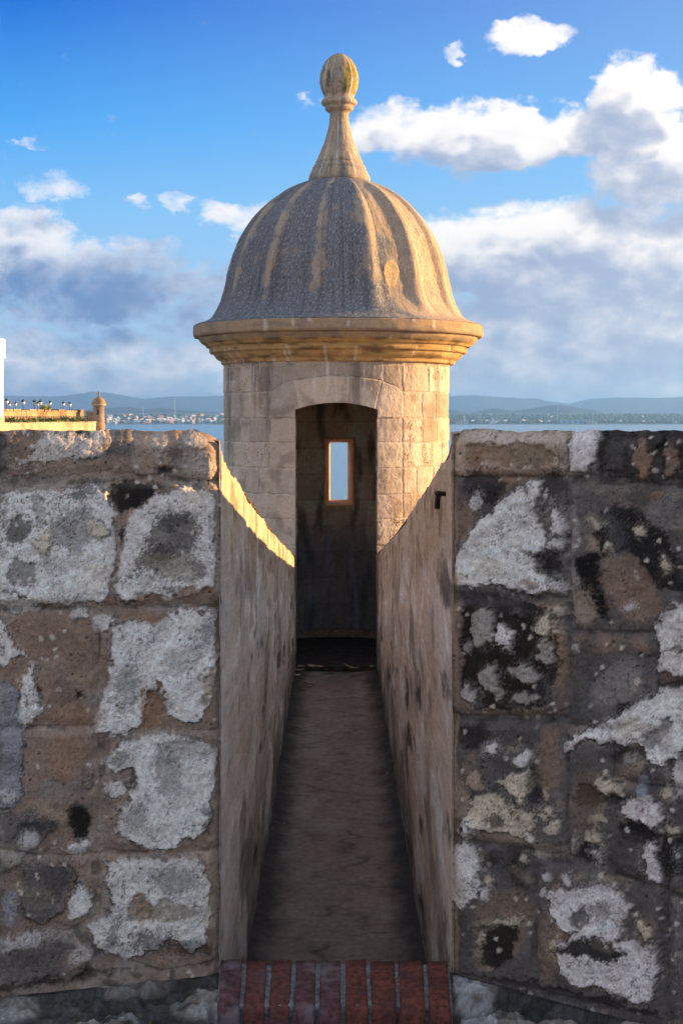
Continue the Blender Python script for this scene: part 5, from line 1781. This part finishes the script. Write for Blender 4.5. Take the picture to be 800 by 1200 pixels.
def bush(name, c, rad, label, n_, col, seed, group=None):
    rg = np.random.default_rng(seed)
    a_ = rg.normal(size=(n_, 3)); a_ /= np.linalg.norm(a_, axis=1)[:, None]
    p_ = a_ * (rg.uniform(.25, 1, (n_, 1)) ** .5) * np.array(rad) + np.array(c)
    s_ = min(rad) * .34
    VV_ = np.zeros((n_ * 4, 3)); 
    d1_ = rg.normal(size=(n_, 3)) * s_; d2_ = rg.normal(size=(n_, 3)) * s_
    VV_[0::4] = p_ - d1_; VV_[1::4] = p_ - d2_; VV_[2::4] = p_ + d1_; VV_[3::4] = p_ + d2_
    VV_[:, 2] = np.maximum(VV_[:, 2], c[2] - rad[2])
    Q_ = np.arange(n_ * 4).reshape(n_, 4)
    cc = np.repeat(np.array(col)[None, :] * rg.uniform(.6, 1.4, (n_, 1)), 4, 0)
    rt_ = empty(name, (c[0], c[1], c[2] - rad[2]), label, 'shrub', group)
    meshobj('foliage', npmesh('foliage', VV_, Q_, cc, False), M_bush, rt_)
    b_ = bmesh.new(); add_lathe(b_, [(.08, c[2] - rad[2]), (.05, c[2])], c[0], c[1], 6); bm_obj('stem', b_, M_ramp, rt_)


for k in range(9):
    q0 = .08 + k * .105 + rng.uniform(-.02, .02)
    xb, yb_ = along(q0, .7)
    bush('terrace_shrub', (xb, yb_, 1.25 + rng.uniform(-.1, .15)), (rng.uniform(.5, .75), rng.uniform(1.2, 2.2), rng.uniform(.45, .6)), 'low green shrub growing behind the railing of the distant terrace', 90, (.10, .17, .03) if k % 3 else (.22, .22, .03), 900 + k, 'shrubs on the distant terrace')
xb, yb_ = along(.42, -.8)
bush('wall_top_shrub', (xb, yb_, 3.2), (.6, 2.4, .5), 'yellow-green shrub sprouting on top of the distant rampart', 110, (.24, .24, .04), 950)

# far sentry box, same family as the near one
fx, fy = (116 - CX) / F * 238, 238.0
fbx = empty('sentry_box', (fx, fy, -2), 'small distant domed sentry box at the corner of the next bastion', 'sentry box')


def lz(v): return CZ + (CY - v) / F * 238
def lr(p): return p / F * 238


bm = bmesh.new(); add_lathe(bm, [(lr(2), -6), (lr(5), -2.5), (lr(7.4), lz(500)), (lr(7.4), lz(497)), (lr(6.6), lz(496)), (lr(6.4), lz(475.5))], fx, fy, 24); bm_obj('body', bm, M_ramp, fbx, True)
bm = bmesh.new(); add_lathe(bm, [(lr(6.2), lz(476.2)), (lr(7.4), lz(475.8)), (lr(8.6), lz(474.6)), (lr(8.8), lz(473.4)), (lr(8), lz(473))], fx, fy, 24); bm_obj('cornice', bm, M_pale, fbx)
bm = bmesh.new(); add_lathe(bm, [(lr(8.4), lz(473.2)), (lr(7.9), lz(471.5)), (lr(7.2), lz(469.6)), (lr(5.8), lz(467.6)), (lr(3.8), lz(466)), (lr(1.6), lz(465.2))], fx, fy, 24); bm_obj('dome', bm, M_ramp, fbx, True)
bm = bmesh.new(); add_lathe(bm, [(lr(1.7), lz(465.4)), (lr(1.0), lz(463.8)), (lr(.6), lz(461.8)), (lr(1.1), lz(461)), (lr(1.2), lz(460)), (lr(.7), lz(458.8)), (lr(.1), lz(458.3))], fx, fy, 12); bm_obj('finial', bm, M_ramp, fbx, True)
bm = bmesh.new(); add_box(bm, fx - .16, fx + .16, fy - lr(6.6) - .01, fy - lr(5.8), lz(486), lz(480)); bm_obj('window_slit', bm, M_rail, fbx)

# street lamps behind the rampart
M_glass = mat_flat('lamp_glass', (.80, .78, .74), .05, 5, .3)
LAMPS = [(8, 470.5, 1.15), (11.5, 474, .85), (18.5, 473.5, .9), (27.5, 471.5, 1.15), (40.5, 472, 1.1), (44.5, 473.5, .9), (47.5, 472, 1.1), (59, 472.5, 1.0), (74.5, 473.5, .95), (82, 474, 1.0)]
for (lu, lv, sc) in LAMPS:
    yl = 226 / sc + 24
    x_ = (lu - CX) / F * yl
    zc = CZ + (CY - lv) / F * yl
    rt = empty('street_lamp', (x_, yl, .5), 'distant street lamp with dark cap and white lantern behind the rampart', 'street lamp', 'lamps on the distant bastion')
    bm = bmesh.new(); add_lathe(bm, [(.14, .5), (.14, .9), (.07, 1.0), (.055, zc - .38)], x_, yl, 8); bm_obj('post', bm, M_rail, rt)
    bm = bmesh.new(); add_lathe(bm, [(.10, zc - .40), (.26, zc - .22), (.31, zc), (.27, zc + .12)], x_, yl, 12); bm_obj('lantern', bm, M_glass, rt, True)
    bm = bmesh.new(); add_lathe(bm, [(.34, zc + .12), (.30, zc + .22), (.14, zc + .38), (.05, zc + .44), (.04, zc + .56)], x_, yl, 12); bm_obj('cap', bm, M_rail, rt, True)
# plateau that carries the lamps
bm = bmesh.new(); add_prism(bm, [along(-.02, -2.503), along(2.2, -2.503), along(2.2, -60), along(-1.2, -60), along(-1.2, -14)], -22, .5)
tag(bm_obj('bastion_ground', bm, M_ramp), kind='structure')

# white building whose corner shows at the left edge
wb = empty('white_building', (-42.5, 165, -22), 'white stucco building corner catching the sun beside the distant rampart', 'building')
bm = bmesh.new(); add_box(bm, -56, -42.07, 150, 180, 2.003, 9.4); bm_obj('wall', bm, M_white, wb)
bm = bmesh.new(); add_box(bm, -56.2, -41.86, 149.8, 180.2, 9.403, 11.8); bm_obj('roof_parapet', bm, M_white, wb)
bm = bmesh.new(); add_box(bm, -56.1, -41.98, 149.9, 180.1, -22, 2.0); bm_obj('plinth', bm, M_pale, wb)
for k in range(4):
    y0_ = 153 + k * 6.4
    bm = bmesh.new(); add_box(bm, -42.2, -42.05, y0_, y0_ + 1.5, 4.5, 7.2); f_ = bm_obj('window', bm, M_win, wb)
    bm = bmesh.new(); add_box(bm, -42.2, -41.97, y0_ - .15, y0_ + 1.65, 4.3, 4.497); s_ = bm_obj('window_sill', bm, M_white, wb)

# ================================================================== HAZE
m_h, t = new_mat('sea_air')
pv_ = t.n('ShaderNodeVolumePrincipled')
pv_.inputs['Color'].default_value = (.21, .47, 1.0, 1)
pv_.inputs['Density'].default_value = 1.25e-4
pv_.inputs['Anisotropy'].default_value = .3
oo = t.n('ShaderNodeOutputMaterial')
t.t.links.new(pv_.outputs[0], oo.inputs['Volume'])
bm = bmesh.new(); add_box(bm, -15500, 15500, -400, 14500, -27, 195)
hz = bm_obj('haze', bm, m_h)
tag(hz, kind='stuff')
